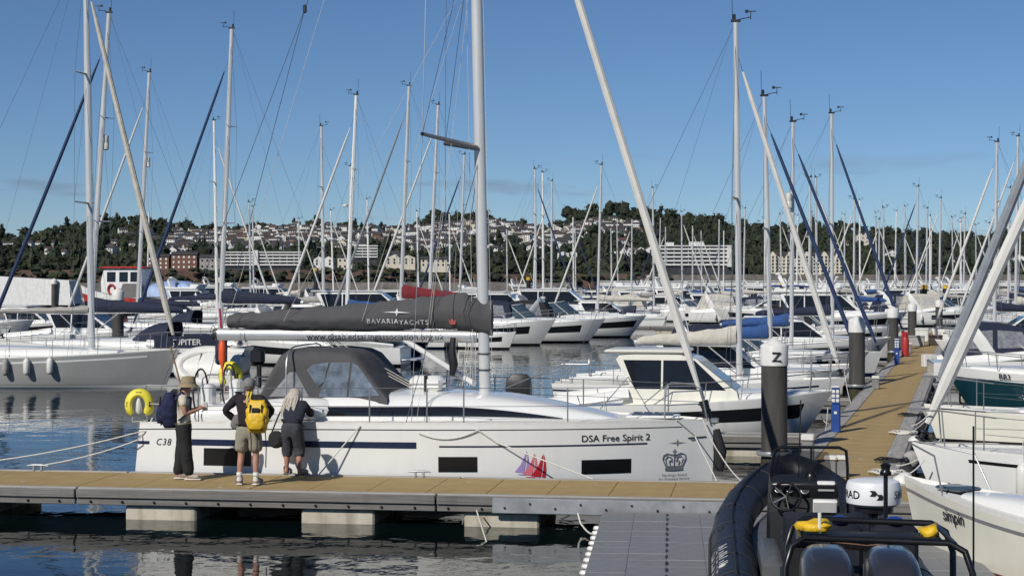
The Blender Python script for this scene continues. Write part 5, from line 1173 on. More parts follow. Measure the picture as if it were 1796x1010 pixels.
def person(label, loc, rz, J, clothes, H=1.0):
    """J: joints in the body frame, facing +y, x to the right of the body"""
    t = thing('person', label, 'person', loc, rz); nd = {}; ed = []
    def n(k, p, r): nd[k] = (p, r)
    def e(*ks): ed.extend(zip(ks, ks[1:]))
    g = lambda k: V(J[k])
    n('pelvis', g('pelvis'), (.15, .11)); n('waist', g('waist'), (.135, .1)); n('chest', g('chest'), (.16, .11)); n('nk0', g('neck'), .06)
    hd = g('head'); up = (hd - g('neck')).normalized(); fw = V(J.get('face', (0, 1, 0))).normalized()
    n('nk1', g('neck').lerp(hd, .45), .058); n('hd0', hd - up * .02, (.078, .085)); n('hd1', hd + up * .06, (.08, .098)); n('hd2', hd + up * .125, (.06, .072))
    e('pelvis', 'waist', 'chest', 'nk0', 'nk1', 'hd0', 'hd1', 'hd2')
    n('nose', hd + fw * .112 + up * .0, .014); n('nose0', hd + fw * .09 + up * .03, .016); e('hd0', 'nose0', 'nose'); n('chin', hd + fw * .06 - up * .085, .035); e('hd0', 'chin')
    for s, c in ((1, 'r'), (-1, 'l')):
        n(c + 'ear', hd + V((s * .088, -.0, 0)) + up * .015, .02); e('hd0', c + 'ear')
        n(c + 'sh', g(c + 'sh'), .066); n(c + 'el', g(c + 'el'), .045); n(c + 'wr', g(c + 'wr'), (.026, .032)); e('chest', c + 'sh', c + 'el', c + 'wr')
        d = (g(c + 'wr') - g(c + 'el')).normalized(); hdv = V(J.get(c + 'hand', d)).normalized(); pm = g(c + 'wr') + hdv * .065; n(c + 'pm', pm, (.022, .04)); e(c + 'wr', c + 'pm')
        sdv = hdv.cross(V((.3, .2, 1))).normalized(); bend = hdv.cross(sdv).normalized() * -1
        for f, (o_, ln) in enumerate(((-.03, .07), (-.01, .08), (.01, .075), (.03, .06))):
            a = pm + sdv * o_ + hdv * .035; b = a + hdv * ln * .55 - bend * .01; q = b + hdv * ln * .35 - bend * .025
            for kk, pp in (('a', a), ('b', b), ('c', q)): n(f'{c}f{f}{kk}', pp, .0095)
            e(c + 'pm', f'{c}f{f}a', f'{c}f{f}b', f'{c}f{f}c')
        n(c + 'th1', pm + sdv * -.045 + hdv * .0, .011); n(c + 'th2', pm + sdv * -.06 + hdv * .04, .01); e(c + 'pm', c + 'th1', c + 'th2')
        n(c + 'hip', g(c + 'hip'), .095); n(c + 'kn', g(c + 'kn'), .058); n(c + 'cf', g(c + 'kn').lerp(g(c + 'an'), .35) + V((0, -.015, 0)), .058); n(c + 'an', g(c + 'an'), .036); n(c + 'hl', g(c + 'an') + V((0, -.02, -.045)), .036); n(c + 'toe', g(c + 'toe'), (.03, .022)); e('pelvis', c + 'hip', c + 'kn', c + 'cf', c + 'an', c + 'hl', c + 'toe')
    skin('body', nd, ed, SKIN, t, 2, 'pelvis')
    for s, c in ((1, 'r'), (-1, 'l')): MB().lathe([(.001, -.006), (.009, 0), (.001, .006)], 8, c=hd + fw * .088 + up * .038 + V((fw.y, -fw.x, 0)) * s * .034, axis=fw).build('eye', BLACKP, t)
    clothes(t, g, fw, up, hd); return t
def sleeve(g, c, r0, r1, full, d=.025):
    return {c + 'sh': (g(c + 'sh'), .066 + d), c + 'ua': (g(c + 'sh').lerp(g(c + 'el'), .55), .055 + d), **({c + 'el': (g(c + 'el'), .048 + d), c + 'fa': (g(c + 'el').lerp(g(c + 'wr'), .6), .04 + d), c + 'wr': (g(c + 'wr') - (g(c + 'wr') - g(c + 'el')) * .06, .033 + d)} if full else {})}
def top(t, g, mat, full=True, d=.022, hem=.86, name='jacket', collar=True):
    n = {'chest': (g('chest') + V((0, 0, 0)), (.175 + d, .12 + d)), 'waist': (g('waist'), (.155 + d, .115 + d)), 'hem0': (g('waist').lerp(g('pelvis'), hem * .7), (.165 + d, .125 + d)), 'hem': (g('waist').lerp(g('pelvis'), hem + .35), (.172 + d, .13 + d)), 'nk': (g('neck') - (g('neck') - g('chest')) * .12, .07 + d)}
    e = [('hem', 'hem0'), ('hem0', 'waist'), ('waist', 'chest'), ('chest', 'nk')]
    for c in 'rl':
        s = sleeve(g, c, 0, 0, full, d); n.update(s); ks = list(s); e += [('chest', ks[0])] + list(zip(ks, ks[1:]))
    return skin(name, n, e, mat, t, 3, 'waist')
def legs(t, g, mat, end=.97, d=.03, name='trousers', flare=0):
    n = {'pelvis': (g('pelvis') + V((0, 0, .12)), (.165 + d * .5, .125 + d * .5)), 'cr': (g('pelvis') - V((0, 0, .02)), (.185 + d * .5, .14 + d * .5))}; e = [('pelvis', 'cr')]
    for c in 'rl':
        n[c + 'hip'] = (g(c + 'hip') - V((0, 0, .07)), .112 + d)
        if end > 1: pts = [(c + 'kn', g(c + 'kn'), .068 + d + flare), (c + 'cf', g(c + 'kn').lerp(g(c + 'an'), (end - 1) * .6), .06 + d + flare), (c + 'an', g(c + 'kn').lerp(g(c + 'an'), end - 1), .048 + d + flare)]
        else: pts = [(c + 'mid', g(c + 'hip').lerp(g(c + 'kn'), end * .6), .09 + d + flare * .5), (c + 'end', g(c + 'hip').lerp(g(c + 'kn'), end), .083 + d + flare)]
        for k, p, r in pts: n[k] = (p, r)
        ks = [c + 'hip'] + [q[0] for q in pts]; e += [('cr', ks[0])] + list(zip(ks, ks[1:]))
    return skin(name, n, e, mat, t, 3, 'pelvis')
def shoes(t, g, mat, sole=None):
    for c in 'rl':
        a, q = g(c + 'an'), g(c + 'toe'); d = (q - a); d.z = 0; d = d.normalized()
        s = skin('shoe', {'h': (a - d * .05 + V((0, 0, -.025)), (.058, .058)), 'm': (a + d * .06 + V((0, 0, -.03)), (.06, .055)), 't': (a + d * .19 + V((0, 0, -.045)), (.058, .042)), 'k': (a + V((0, 0, .05)), .058)}, [('h', 'm'), ('m', 't'), ('h', 'k')], mat, t, 2)
        ang = math.atan2(d.y, d.x); MB().box(a + d * .07 + V((0, 0, -.083)), (.285, .095, .028), Matrix.Rotation(ang, 3, 'Z'), bev=.012).build('sole', sole or FENDW, s)
def ring_pts(c, rx, ry, n=16, z=0): return [V((c[0] + math.cos(2 * math.pi * k / n) * rx, c[1] + math.sin(2 * math.pi * k / n) * ry, c[2] + z)) for k in range(n)]
KHAKI = M('cloth_khaki', (.27, .25, .19), .9, var=.15, bump=.01, bscale=20); BLKT = M('cloth_black', (.014, .014, .015), .9, var=.25, bump=.012, bscale=14); CRT = M('cloth_cream', (.62, .56, .45), .9, var=.08, bump=.008, bscale=20)
PLUM = M('cloth_plum', (.016, .010, .014), .9, var=.25, bump=.012, bscale=14); GRJ = M('cloth_grey', (.16, .15, .145), .9, var=.15); NVT = M('cloth_navy', (.013, .016, .03), .9, var=.25, bump=.01, bscale=18); CHR = M('cloth_charcoal', (.04, .042, .055), .9, var=.2, bump=.01, bscale=18)
HATM = M('straw_hat', (.30, .23, .13), .9, var=.2, scale=30, bump=.004, bscale=80); YBAG = M('drybag_yellow', (.72, .45, .02), .5, var=.12, scale=6, bump=.03, bscale=9); BPK = M('backpack_navy', (.008, .012, .05), .8, var=.3, bump=.02, bscale=10); HAIR = M('hair_ash_blonde', (.46, .42, .35), .55, var=.45, scale=8, stretch=(14, 14, 1), bump=.01); HAIRG = M('hair_grey', (.12, .11, .1), .7, var=.3, scale=20)
SHOEG = M('trainer_grey', (.2, .19, .18), .8, var=.3, scale=20); SHOEL = M('shoe_beige', (.42, .37, .3), .8, var=.15)
def at_deck(px, py): return atz(px, py, .505)
# man with hat, profile facing right
def cl1(t, g, fw, up, hd):
    top(t, g, CRT, False, .015, .95, 't_shirt'); legs(t, g, BLKT, 2.10, .022, 'trousers', .024); shoes(t, g, SHOEL)
    h = MB(); c = hd + up * .075
    h.loft([ring_pts(c, .158, .18, 20, -.06), ring_pts(c, .152, .174, 20, -.05), ring_pts(c, .112, .128, 20, 0), ring_pts(c, .108, .122, 20, .07), ring_pts(c, .09, .103, 20, .115), ring_pts(c, .03, .035, 20, .125)], True, (False, True)); h.build('sun_hat', HATM, t, True, 50)
    MB().loft([ring_pts(c, .115, .131, 20, .004), ring_pts(c, .114, .13, 20, .03)], True, (False, False)).build('hat_band', KHAKI, t)
    skin('hair', {'a': (hd + V((0, -.06, .03)), (.07, .05)), 'b': (hd + V((0, -.07, -.05)), (.05, .035))}, [('a', 'b')], HAIRG, t, 2)
    MB().box(hd + fw * .1 + up * .035, (.16, .02, .035), bev=.008).build('sunglasses', BLACKP, t)
man1 = person('man in straw sun hat and black trousers seen in profile', at_deck(322, 841), R(-82), dict(pelvis=(0, -.01, .93), waist=(0, -.02, 1.09), chest=(0, -.01, 1.28), neck=(0, .0, 1.46), head=(0, .05, 1.575), face=(0, 1, -.06), rsh=(.18, -.01, 1.405), lsh=(-.18, -.01, 1.405), rel=(.21, .03, 1.13), lel=(-.21, .03, 1.13), rwr=(.1, .24, 1.2), lwr=(-.08, .25, 1.22), rhand=(-.5, .8, .4), lhand=(.5, .8, .4), rhip=(.09, 0, .89), lhip=(-.09, 0, .89), rkn=(.1, .05, .5), lkn=(-.1, -.03, .5), ran=(.1, .09, .1), lan=(-.1, -.10, .1), rtoe=(.12, .24, .03), ltoe=(-.12, .05, .03)), cl1)
def pack(label, loc, rz, mat, w_, d_, h_, name='backpack', strap=BLKT, hang=None):
    t = thing(name, label, 'bag', loc, rz); rings = []
    for k in range(11):
        q = k / 10; s = (math.sin(math.pi * (.08 + .84 * q))) ** .35; wv = 1 + .08 * math.sin(k * 2.1)
        rings.append([V((math.copysign(abs(math.cos(a)) ** .6, math.cos(a)) * w_ / 2 * s * wv, math.copysign(abs(math.sin(a)) ** .6, math.sin(a)) * d_ / 2 * s * (1.1 - .25 * q) + (-.03 * math.sin(q * 3)), (q - .5) * h_)) for a in [2 * math.pi * i / 18 for i in range(18)]])
    MB().loft(rings).build('bag_body', mat, t, True, 70); MB().loft([[p * .8 + V((0, -d_ * .32, -h_ * .12)) for p in r] for r in rings[2:9]][::1]).build('front_pocket', mat, t, True, 70)
    for s in (1, -1): MB().path([(s * w_ * .3, d_ * .35, h_ * .42), (s * w_ * .34, d_ * .42, 0), (s * w_ * .3, d_ * .4, -h_ * .4)], [(.03, .008)] * 3, 6).build('shoulder_strap', strap, t); MB().path([(s * w_ * .25, -d_ * .55, h_ * .38), (s * w_ * .27, -d_ * .62, 0), (s * w_ * .25, -d_ * .5, -h_ * .42)], .012, 5).build('compression_strap', BLKT, t)
    if hang:
        for k, (x, l) in enumerate(hang): MB().path([(x, -.02, -h_ * .4), (x + .02, -.03, -h_ * .4 - l * .5), (x + .01, -.02, -h_ * .4 - l)], [(.012, .004)] * 3, 4).build('hanging_strap', BLKT, t)
    return t
def bodyp(o, p): return wm(o) @ V(p)
pack('navy backpack worn by the man in the sun hat', bodyp(man1, (0, -.22, 1.19)), R(-82), BPK, .36, .30, .6)
for s in (1, -1): tag(MB().path([bodyp(man1, p) for p in ((s * .12, -.14, 1.38), (s * .13, -.02, 1.5), (s * .14, .12, 1.38), (s * .16, .11, 1.18), (s * .19, -.08, 1.02))], [(.03, .01)] * 5, 6).build('backpack_strap', BPK, None), f'navy backpack strap over the hat man\'s {"right" if s > 0 else "left"} shoulder', 'strap')
tag(MB().box(bodyp(man1, (.01, .36, 1.25)), (.09, .05, .15), Matrix.Rotation(.3, 3, 'Z'), bev=.012).build('paper_cup', FENDW, None), 'small white item held by the man in the sun hat', 'cup')
# man in dark jacket, back to the camera, hands on hips
def cl2(t, g, fw, up, hd):
    top(t, g, PLUM, True, .02, .75, 'jacket'); legs(t, g, KHAKI, .93, .03, 'shorts', .015); shoes(t, g, SHOEG)
    for s in (1, -1): skin('jacket_side', {'a': (g('waist') + V((s * .15, 0, .06)), (.05, .09)), 'b': (g('waist') + V((s * .19, 0, -.1)), (.055, .12)), 'c': (g('waist') + V((s * .2, 0, -.2)), (.05, .12))}, [('a', 'b'), ('b', 'c')], GRJ, t, 2)
    for c in 'rl': a = g(c + 'an'); MB().lathe([(.05, -.03), (.048, .05), (.05, .11), (.046, .115)], 12, c=a).build('sock', FENDW, t)
    h = MB(); c = hd + up * .055; h.loft([ring_pts(c, .1, .118, 18, -.03), ring_pts(c, .104, .122, 18, .02), ring_pts(c, .088, .104, 18, .075), ring_pts(c, .05, .06, 18, .105), ring_pts(c, .01, .01, 18, .112)], True, (False, True)); h.build('baseball_cap', M('cap_grey', (.2, .19, .19), .9, var=.25, scale=12), t)
    MB().box(c + fw * .17 + V((0, 0, -.015)), (.16, .13, .015), bev=.006).build('cap_peak', GRJ, t)
    skin('hair', {'a': (hd + V((0, -.055, .02)), (.085, .05)), 'b': (hd + V((0, -.06, -.04)), (.07, .04))}, [('a', 'b')], HAIRG, t, 2)
man2 = person('man in dark jacket and khaki shorts standing with hands on hips', at_deck(436, 850), R(-6), dict(pelvis=(0, 0, .95), waist=(0, -.01, 1.11), chest=(0, 0, 1.31), neck=(0, .01, 1.50), head=(0, .04, 1.615), face=(.1, 1, -.1), rsh=(.2, 0, 1.44), lsh=(-.2, 0, 1.44), rel=(.41, -.03, 1.23), lel=(-.41, -.03, 1.23), rwr=(.24, .1, 1.06), lwr=(-.24, .1, 1.06), rhand=(-.6, .5, -.5), lhand=(.6, .5, -.5), rhip=(.1, 0, .91), lhip=(-.1, 0, .91), rkn=(.12, .02, .5), lkn=(-.13, .02, .5), ran=(.13, -.02, .1), lan=(-.15, -.02, .1), rtoe=(.17, .13, .03), ltoe=(-.19, .13, .03)), cl2)
pack('yellow dry bag rucksack slung on the back of the man in khaki shorts', bodyp(man2, (.22, -.25, 1.16)), R(-6), YBAG, .38, .22, .54, hang=((-.12, .42), (-.02, .35), (.13, .62)), name='yellow_rucksack')
for dx in (.02, .07): tag(MB().path([bodyp(man2, p) for p in ((dx, -.16, 1.32), (dx - .01, -.14, 1.46), (dx - .01, -.03, 1.55), (dx, .1, 1.45))], [(.014, .006)] * 4, 5).build('rucksack_strap', YELLOW, None), f'yellow strap over the dark jacket, {"left" if dx < .05 else "right"} of the pair', 'strap')
yr = thing('roll_top', 'black rolled top and buckle of the yellow dry bag', 'bag closure', bodyp(man2, (.22, -.26, 1.39)), R(-6))
MB().path([(-.14, 0, 0), (0, -.02, .02), (.14, 0, 0)], [(.03, .04)] * 3, 8).build('rolled_edge', BLKT, yr); MB().box((0, -.13, -.16), (.13, .03, .16), bev=.01).build('buckle_patch', BLKT, yr)
# woman leaning on the hull
def cl3(t, g, fw, up, hd):
    top(t, g, NVT, True, .018, .9, 'top'); [MB().path([hd + up * .13 + V((x * .5, -.05, 0)), hd + V((x * 1.0 - .02, -.16 - .02 * (k % 2), -.04)), hd + V((x * 1.05 - .04, -.255 - .015 * (k % 3), -.2)), hd + V((x * .8 - .05, -.27, -.34 - .03 * (k % 3)))], [.014, .02, .018, .006], 5).build('hair_strand', HAIR, t) for k, x in enumerate([-.12 + .03 * q for q in range(9)])]; legs(t, g, CHR, 1.42, .022, 'capri_trousers', .012); shoes(t, g, SHOEG, GRJ)
    skin('hair', {'t': (hd + up * .15, (.09, .09)), 'm': (hd + V((0, -.03, .05)), (.125, .11)), 'b': (hd + V((-.02, -.10, -.07)), (.13, .085)), 'c': (hd + V((-.04, -.19, -.2)), (.12, .06)), 'd': (hd + V((-.05, -.22, -.33)), (.09, .045)), 'f': (hd + V((-.05, -.22, -.4)), (.05, .03))}, [('t', 'm'), ('m', 'b'), ('b', 'c'), ('c', 'd'), ('d', 'f')], HAIR, t, 2)
woman = person('woman with long ash blonde hair leaning on the white hull', at_deck(514, 833), R(-16), dict(pelvis=(0, -.05, .86), waist=(0, .04, 1.0), chest=(-.01, .14, 1.14), neck=(-.04, .23, 1.25), head=(-.07, .28, 1.345), face=(-.1, 1, -.5), rsh=(.16, .17, 1.21), lsh=(-.18, .17, 1.21), rel=(.2, .33, 1.02), lel=(-.23, .31, 1.01), rwr=(.12, .48, 1.1), lwr=(-.14, .46, 1.12), rhand=(0, 1, .1), lhand=(0, 1, .1), rhip=(.09, -.04, .82), lhip=(-.09, -.04, .82), rkn=(.1, .05, .46), lkn=(-.11, .02, .46), ran=(.13, -.03, .1), lan=(-.14, .04, .1), rtoe=(.2, .1, .03), ltoe=(-.15, .19, .03)), cl3)
hb = thing('shoulder_bag', 'black round shoulder bag hanging at the left of the woman', 'bag', bodyp(woman, (-.3, -.05, .62)), R(-16))
MB().lathe([(.02, -.08), (.11, -.07), (.155, -.02), (.155, .03), (.1, .08), (.02, .085)], 16, axis=(.2, 1, 0)).build('bag_body', BLKT, hb); MB().path([(-.08, 0, .12), (.02, .05, .4), (.1, .1, .6)], [(.015, .005)] * 3, 5).build('bag_strap', BLKT, hb)
# ------------------------------------------------------------------ modular plastic dock
DOCKM = M('dock_plastic', (.205, .212, .218), .6, var=.12, scale=5, bump=.004, bscale=40, dirt=.2, dirtc=(.14, .14, .13))
DK = thing('floating_dock', 'grey modular plastic drive-on dock under the black inflatable boat', 'dock', (0, 0, 0))
dm = MB().box((0, 0, 0), (.499, .499, .4), bev=.006).mesh('dock_cube', DOCKM); lug = MB().lathe([(.07, -.02), (.075, 0), (.06, .03), (.02, .035)], 8).mesh('dock_lug', FENDW)
dk0 = mp_(1.45, -.12); da = -ALPHA + R(3)
du = V((math.cos(da), math.sin(da), 0)); dn = V((-math.sin(da), math.cos(da), 0))
for i in range(10):
    for j in range(34):
        p = dk0 + du * (.25 + .5 * i) - dn * (.35 + .5 * j); o = link('dock_cube', dm, DK, p + V((0, 0, .11 + rnd.uniform(-.006, .006)))); o.rotation_euler.z = da
for j in range(10):
    p = dk0 - du * .05 - dn * (.6 + .5 * j); link('dock_lug', lug, DK, p + V((0, 0, .13)))
for i in (2, 5): 
    for j in range(32): p = dk0 + du * (.5 * i) - dn * (.35 + .5 * j); MB().box(p + V((0, 0, .314)), (.035, .2, .006), Matrix.Rotation(da, 3, 'Z')).build('joint_slot', BLACKP, DK, False)
rope('r', [mp_(1.05, -.09, .3), mp_(1.15, -.3, .1), dk0 - dn * 1.1 + V((-.05, 0, .12))], 'grey rope looping from the pontoon to the plastic dock', .014, .05)
# ------------------------------------------------------------------ black RIB
RH = R(83.4)
RB = thing('rigid_inflatable', 'black rigid inflatable boat with twin outboards on the plastic dock', 'inflatable boat', (2.67, 13.2, .32), RH)
TUBE = M('hypalon_black', (.010, .012, .019), .5, var=.2, scale=3, bump=.008, bscale=6, dirt=.12, dirtc=(.05, .05, .055)); BFR = M('black_powdercoat', (.008, .008, .009), .3, var=.1); GRP = M('rib_grey_grp', (.10, .105, .11), .5, var=.15, scale=4, dirt=.2, dirtc=(.05, .05, .05)); ENG = M('engine_charcoal', (.03, .032, .038), .3, coat=.5, var=.15); ENGB = M('engine_black', (.006, .006, .007), .15)
pts = []; TR, TY, XS, XE = .24, .88, 7.0, 10.9
for s in (1, -1):
    seq = []
    for k in range(33):
        q = k / 32
        if q < .6: x = lerp(-.4, XS, q / .6); y = TY; z = .5
        else: a = (q - .6) / .4 * math.pi / 2; x = XS + (XE - .24 - XS) * math.sin(a); y = TY * math.cos(a) ** .9; z = .5 + .45 * ((q - .6) / .4) ** 1.5
        seq.append((V((x, s * y, z)), TR if q > .05 else lerp(.1, TR, q / .05)))
    pts += seq if s == 1 else seq[::-1][1:]
MB().path([p for p, r in pts], [r for p, r in pts], 22).build('buoyancy_tube', TUBE, RB)
for s in (1, -1):
    q = []
    for p, r in (pts[:33] if s == 1 else pts[32:]):
        d = V((max(0, p.x - XS) * .5, p.y, 0)); d = d.normalized() if d.length > .01 else V((1, 0, 0)); q.append(p + d * (r + .004) + V((0, 0, -.04)))
    MB().path(q, .03, 6).build('rubbing_strake', RUBBER, RB)
    q2 = [V((p.x, p.y, p.z + r + .03 + .012 * math.sin(i * 3))) for i, (p, r) in enumerate(pts[6:30] if s == 1 else pts[35:59])]; MB().path(q2, .012, 5).build('grab_line', BLACKC, RB)
for k in list(range(4, 32, 3)) + list(range(35, 62, 3)):
    p, r = pts[k]; d = (pts[k + 1][0] - pts[k - 1][0]).normalized(); u = d.orthogonal().normalized(); w_ = d.cross(u); MB().path([p + (u * math.cos(a) + w_ * math.sin(a)) * (r + .002) for a in [2 * math.pi * i / 22 for i in range(22)]], .006, 4, closed=True).build('tube_seam', RUBBER, RB)
def tubept(x, ang, s=1, off=.006): return V((x, s * (TY + math.cos(ang) * (TR + off)), .5 + math.sin(ang) * (TR + off)))
for row, a0, hgt, n_ in ((0, .25, .13, 17), (1, .85, .10, 13)):   # rows of slanted white letter marks, illegible in the photograph
    for k in range(n_):
        if (k * 7 + row) % 6 == 4: continue
        x = 5.3 - k * .1; h_ = hgt * (1 if (k * 5 + row) % 3 else .62); MB().add([tubept(x + dx, a0 + dy / TR) for dx, dy in ((0, 0), (-.04, 0), (-.04 - .35 * h_, h_), (-.35 * h_, h_))], [[0, 1, 2, 3]]).build('tube_mark', PCAP, RB, False)
for x in (4.0, 6.6, 8.0): MB().lathe([(.045, 0), (.045, .012), (.02, .02)], 10, c=tubept(x, 1.0, 1, -.005), axis=(0, .54, .84)).build('tube_valve', FENDW if x == 4.0 else RUBBER, RB)
S2, F2, b2, hz2 = hullfn(10.2, 1.5, .36, .38, .65, sw=.95, rake=1.4, zb=-.0, full=2.6, flare=.3, tm=.55)
hull_mesh(S2, F2, hz2, lambda t: [0, .4, 1], lambda j, t: 0, 16).build('hull', GRP, RB); MB().grid(lambda a, b: V((lerp(0, 10.1, a), lerp(-1, 1, b) * (b2(a * .985)), .36 + .25 * a ** 3)), 20, 6).build('deck', GRP, RB)
MB().box((-.02, 0, .45), (.12, 1.4, .5), bev=.03).build('transom', GRP, RB)
# console with dash
poly = [(2.3, .36), (3.6, .36), (3.5, .95), (3.1, 1.3), (2.62, 1.26), (2.38, .95)]
cm, wz = house_prof(poly, .40, .38, .36, 1.3); CN = cm.build('console', BLACKP, RB, True, 20); CN.location = (3.9, .06, 0)
MB().box((2.5, 0, 1.12), (.03, .74, .34), Matrix.Rotation(R(-28), 3, 'Y'), bev=.01).build('dash_panel', M('dash_black', (.02, .021, .023), .35), CN)
def dash(u, v): return V((2.40 + v * .42, u, 1.06 + v * .8))
for u, r in ((.30, .04), (.17, .04), (.0, .05)): MB().lathe([(r, 0), (r, .02), (r * .8, .022)], 14, c=dash(u, .16), axis=(-.88, 0, .47)).build('gauge', STEEL, CN); MB().lathe([(r * .85, .0), (r * .85, .026)], 14, c=dash(u, .16), axis=(-.88, 0, .47)).build('gauge_face', BLACKP, CN)
for k in range(6): MB().box(dash(-.08 - k * .035, .2), (.012, .018, .03)).build('switch', FENDW if k % 2 else STEEL, CN)
whl = V((2.26, .22, 1.14)); ax = V((-.85, 0, .5)).normalized(); uu = V((0, 1, 0)); vv = ax.cross(uu)
MB().path([whl + (uu * math.cos(a) + vv * math.sin(a)) * .17 for a in [2 * math.pi * k / 24 for k in range(24)]], .014, 8, closed=True).build('steering_wheel', BFR, CN)
for k in range(5): a = k * 1.257 + .5; MB().tube(whl, whl + (uu * math.cos(a) + vv * math.sin(a)) * .17, .01, 6).build('wheel_spoke', STEEL if k == 0 else BFR, CN)
MB().tube(whl, whl - ax * .2, .03, 8).build('wheel_hub', BFR, CN)
for (x, y, z, wy, hz_) in ((2.46, -.24, 1.24, .2, .11), (2.34, -.22, 1.03, .27, .15)): MB().box((x, y, z), (.07, wy, hz_), Matrix.Rotation(R(-25), 3, 'Y'), bev=.01).build('plotter_cover', PCAP, CN)
WSM = M('tinted_acrylic', (.03, .035, .045), .05, alpha=.6)
MB().loft([[V((3.05 + .3 * math.cos(a), .36 * math.sin(a), 1.24)) for a in [R(-90 + 18 * k) for k in range(11)]], [V((2.88 + .2 * math.cos(a), .3 * math.sin(a), 1.58)) for a in [R(-90 + 18 * k) for k in range(11)]]], False, (False, False)).build('windscreen', WSM, CN)
MB().path([(3.0, .38, .4), (2.95, .36, 1.4), (2.9, .32, 1.6), (2.88, .25, 1.64), (2.88, -.42, 1.64), (2.9, -.5, 1.6), (2.95, -.52, 1.4), (3.0, -.54, .4)], .019, 8).build('grab_rail', BFR, CN)
MB().tube((2.8, .05, 1.3), (2.72, .03, 2.2), .008, 5).build('whip_aerial', BFR, CN); MB().tube((2.95, -.1, 1.64), (2.98, -.1, 1.2), .012, 5).build('compass_post', BFR, CN); MB().lathe([(.07, 0), (.075, .03), (.05, .08), (.01, .1)], 12, c=(2.98, -.1, 1.26)).build('compass', BFR, CN)
MB().box((5.0, .5, .52), (1.7, .22, .4), bev=.04).build('side_locker', GRP, RB); MB().box((5.0, -.5, .52), (1.7, .22, .4), bev=.04).build('side_locker', GRP, RB); MB().box((8.3, 0, .62), (1.2, .7, .3), bev=.06).build('bow_locker', TUBE, RB)
# seats
for (x, y) in ((4.6, .2), (4.6, -.3), (2.0, .02), (2.0, -.45)):
    tall = x < 3; st = MB().box((x, y, .62), (.7, .36, .55), bev=.04).build('seat_pod', BLACKP, RB); MB().box((x, y, .94), (.66, .38, .12), bev=.05).build('seat_cushion', TUBE, st); MB().box((x - .36, y, 1.15 if tall else 1.05), (.12, .4, .66 if tall else .34), bev=.05).build('seat_back', TUBE, st)
    if tall: MB().lathe([(.06, 0), (.075, .015), (.07, .05), (.03, .065)], 14, c=(x - .36, y, 1.48)).build('seat_cap', M('cap_blue', (.012, .045, .26), .4), st)
# stern frame
for dx, zt, e in ((.2, 1.56, 0), (1.0, 1.60, .04)):
    MB().path([(dx - .15, .56 - e, .5), (dx - .1, .55 - e, zt - .22), (dx - .05, .50 - e, zt - .06), (dx, .40 - e, zt), (dx, -.72 + e, zt - .02), (dx - .05, -.83 + e, zt - .08), (dx - .1, -.88 + e, zt - .24), (dx - .15, -.88 + e, .5)], .027, 10).build('stern_frame', BFR, RB)
for y in (.44, -.76): MB().tube((.2, y, 1.53), (1.0, y * .94, 1.57), .022, 8).build('frame_brace', BFR, RB)
for y in (.55, -.87): MB().tube((.08, y, 1.2), (.8, y * .96, .7), .022, 8).build('frame_brace', BFR, RB)
def soft(name, c, s_, mat, seed):
    mb = MB(); blob(mb, c, s_, seed, 0, False, .45); return mb.build(name, mat, RB, True, 180)
soft('yellow_throw_bag', (.62, .29, 1.60), (.16, .15, .05), YBAG, 3); soft('yellow_throw_bag', (.62, -.62, 1.55), (.12, .08, .07), YBAG, 8); MB().tube((.5, .26, 1.56), (.5, .26, 1.72), .015, 8).build('flare_tube', FENDW, RB)
MB().box((.62, -.15, 1.52), (.34, 1.1, .03), bev=.01).build('frame_shelf', BLACKP, RB); MB().path([(.3, .2, 1.5), (.32, -.1, 1.47), (.3, -.3, 1.5)], .025, 6).build('strapped_paddle', TEAK, RB)
for k in range(5): MB().path([(.3 + .1 * k, .2 - .12 * k, .5), (.0, .12 - .08 * k, .75 + .05 * k), (-.3, .1 - .05 * k, .8)], .02, 6).build('engine_cable', BLACKC, RB)
# radar
RM = thing('radar_scanner', 'white drum radar scanner on its post above the black inflatable', 'radar', wm(RB) @ V((2.6, -.36, .44)), RH); RM.scale = (.86,) * 3
MB().lathe([(.06, -.3), (.055, 1.14), (.12, 1.2)], 12).build('radar_post', BFR, RM); MB().lathe([(.1, 1.16), (.22, 1.19), (.22, 1.24), (.1, 1.26)], 16).build('radar_bracket', BFR, RM)
RD = MB().lathe([(.24, 1.25), (.285, 1.28), (.292, 1.34), (.288, 1.46), (.27, 1.51), (.2, 1.528), (.02, 1.535)], 32).build('radar_drum', M('radar_white', (.76, .77, .78), .35, var=.03), RM)
RF = R(-90) - RH + math.atan2(3.3, 15.8) * -1
def rdp(a, z): return V((math.cos(RF + a) * .298, math.sin(RF + a) * .298, z))
for a0 in (-1.22, 1.52): text_on('radar_lettering', 'SIMRAD', .12, lambda x, y, a0=a0: rdp(a0 + x / .29, 1.345 + y), BLK, RD, off=.008)
for q in ((-.035, .02), (.035, -.02)): MB().add([rdp(.12 + (q[0] + x) / .29, 1.39 + q[1] + y) for x, y in ((-.04, -.03), (.015, -.03), (.04, 0), (.015, .03), (-.04, .03), (-.015, 0))], [[0, 1, 2, 3, 4, 5]]).build('radar_emblem', BLK, RD, False)
NL = thing('navigation_light', 'black all-round light pole standing in front of the white radar', 'light', wm(RB) @ V((2.0, -.41, 0)), 0)
MB().path([(0, 0, .9), (0, 0, 1.86)], .02, 8).build('light_pole', BFR, NL); MB().lathe([(.05, 1.86), (.055, 1.88), (.04, 1.9), (.04, 1.93), (.05, 1.95), (.02, 1.97)], 12).build('light_head', BFR, NL)
WA = tag(MB().path([wm(RB) @ V((.2, -.9, 1.2)), wm(RB) @ V((.2, -.9, 2.45))], .009, 6).build('whip_aerial', BFR, None), 'thin black whip aerial in front of the sailing dinghy bow', 'aerial')
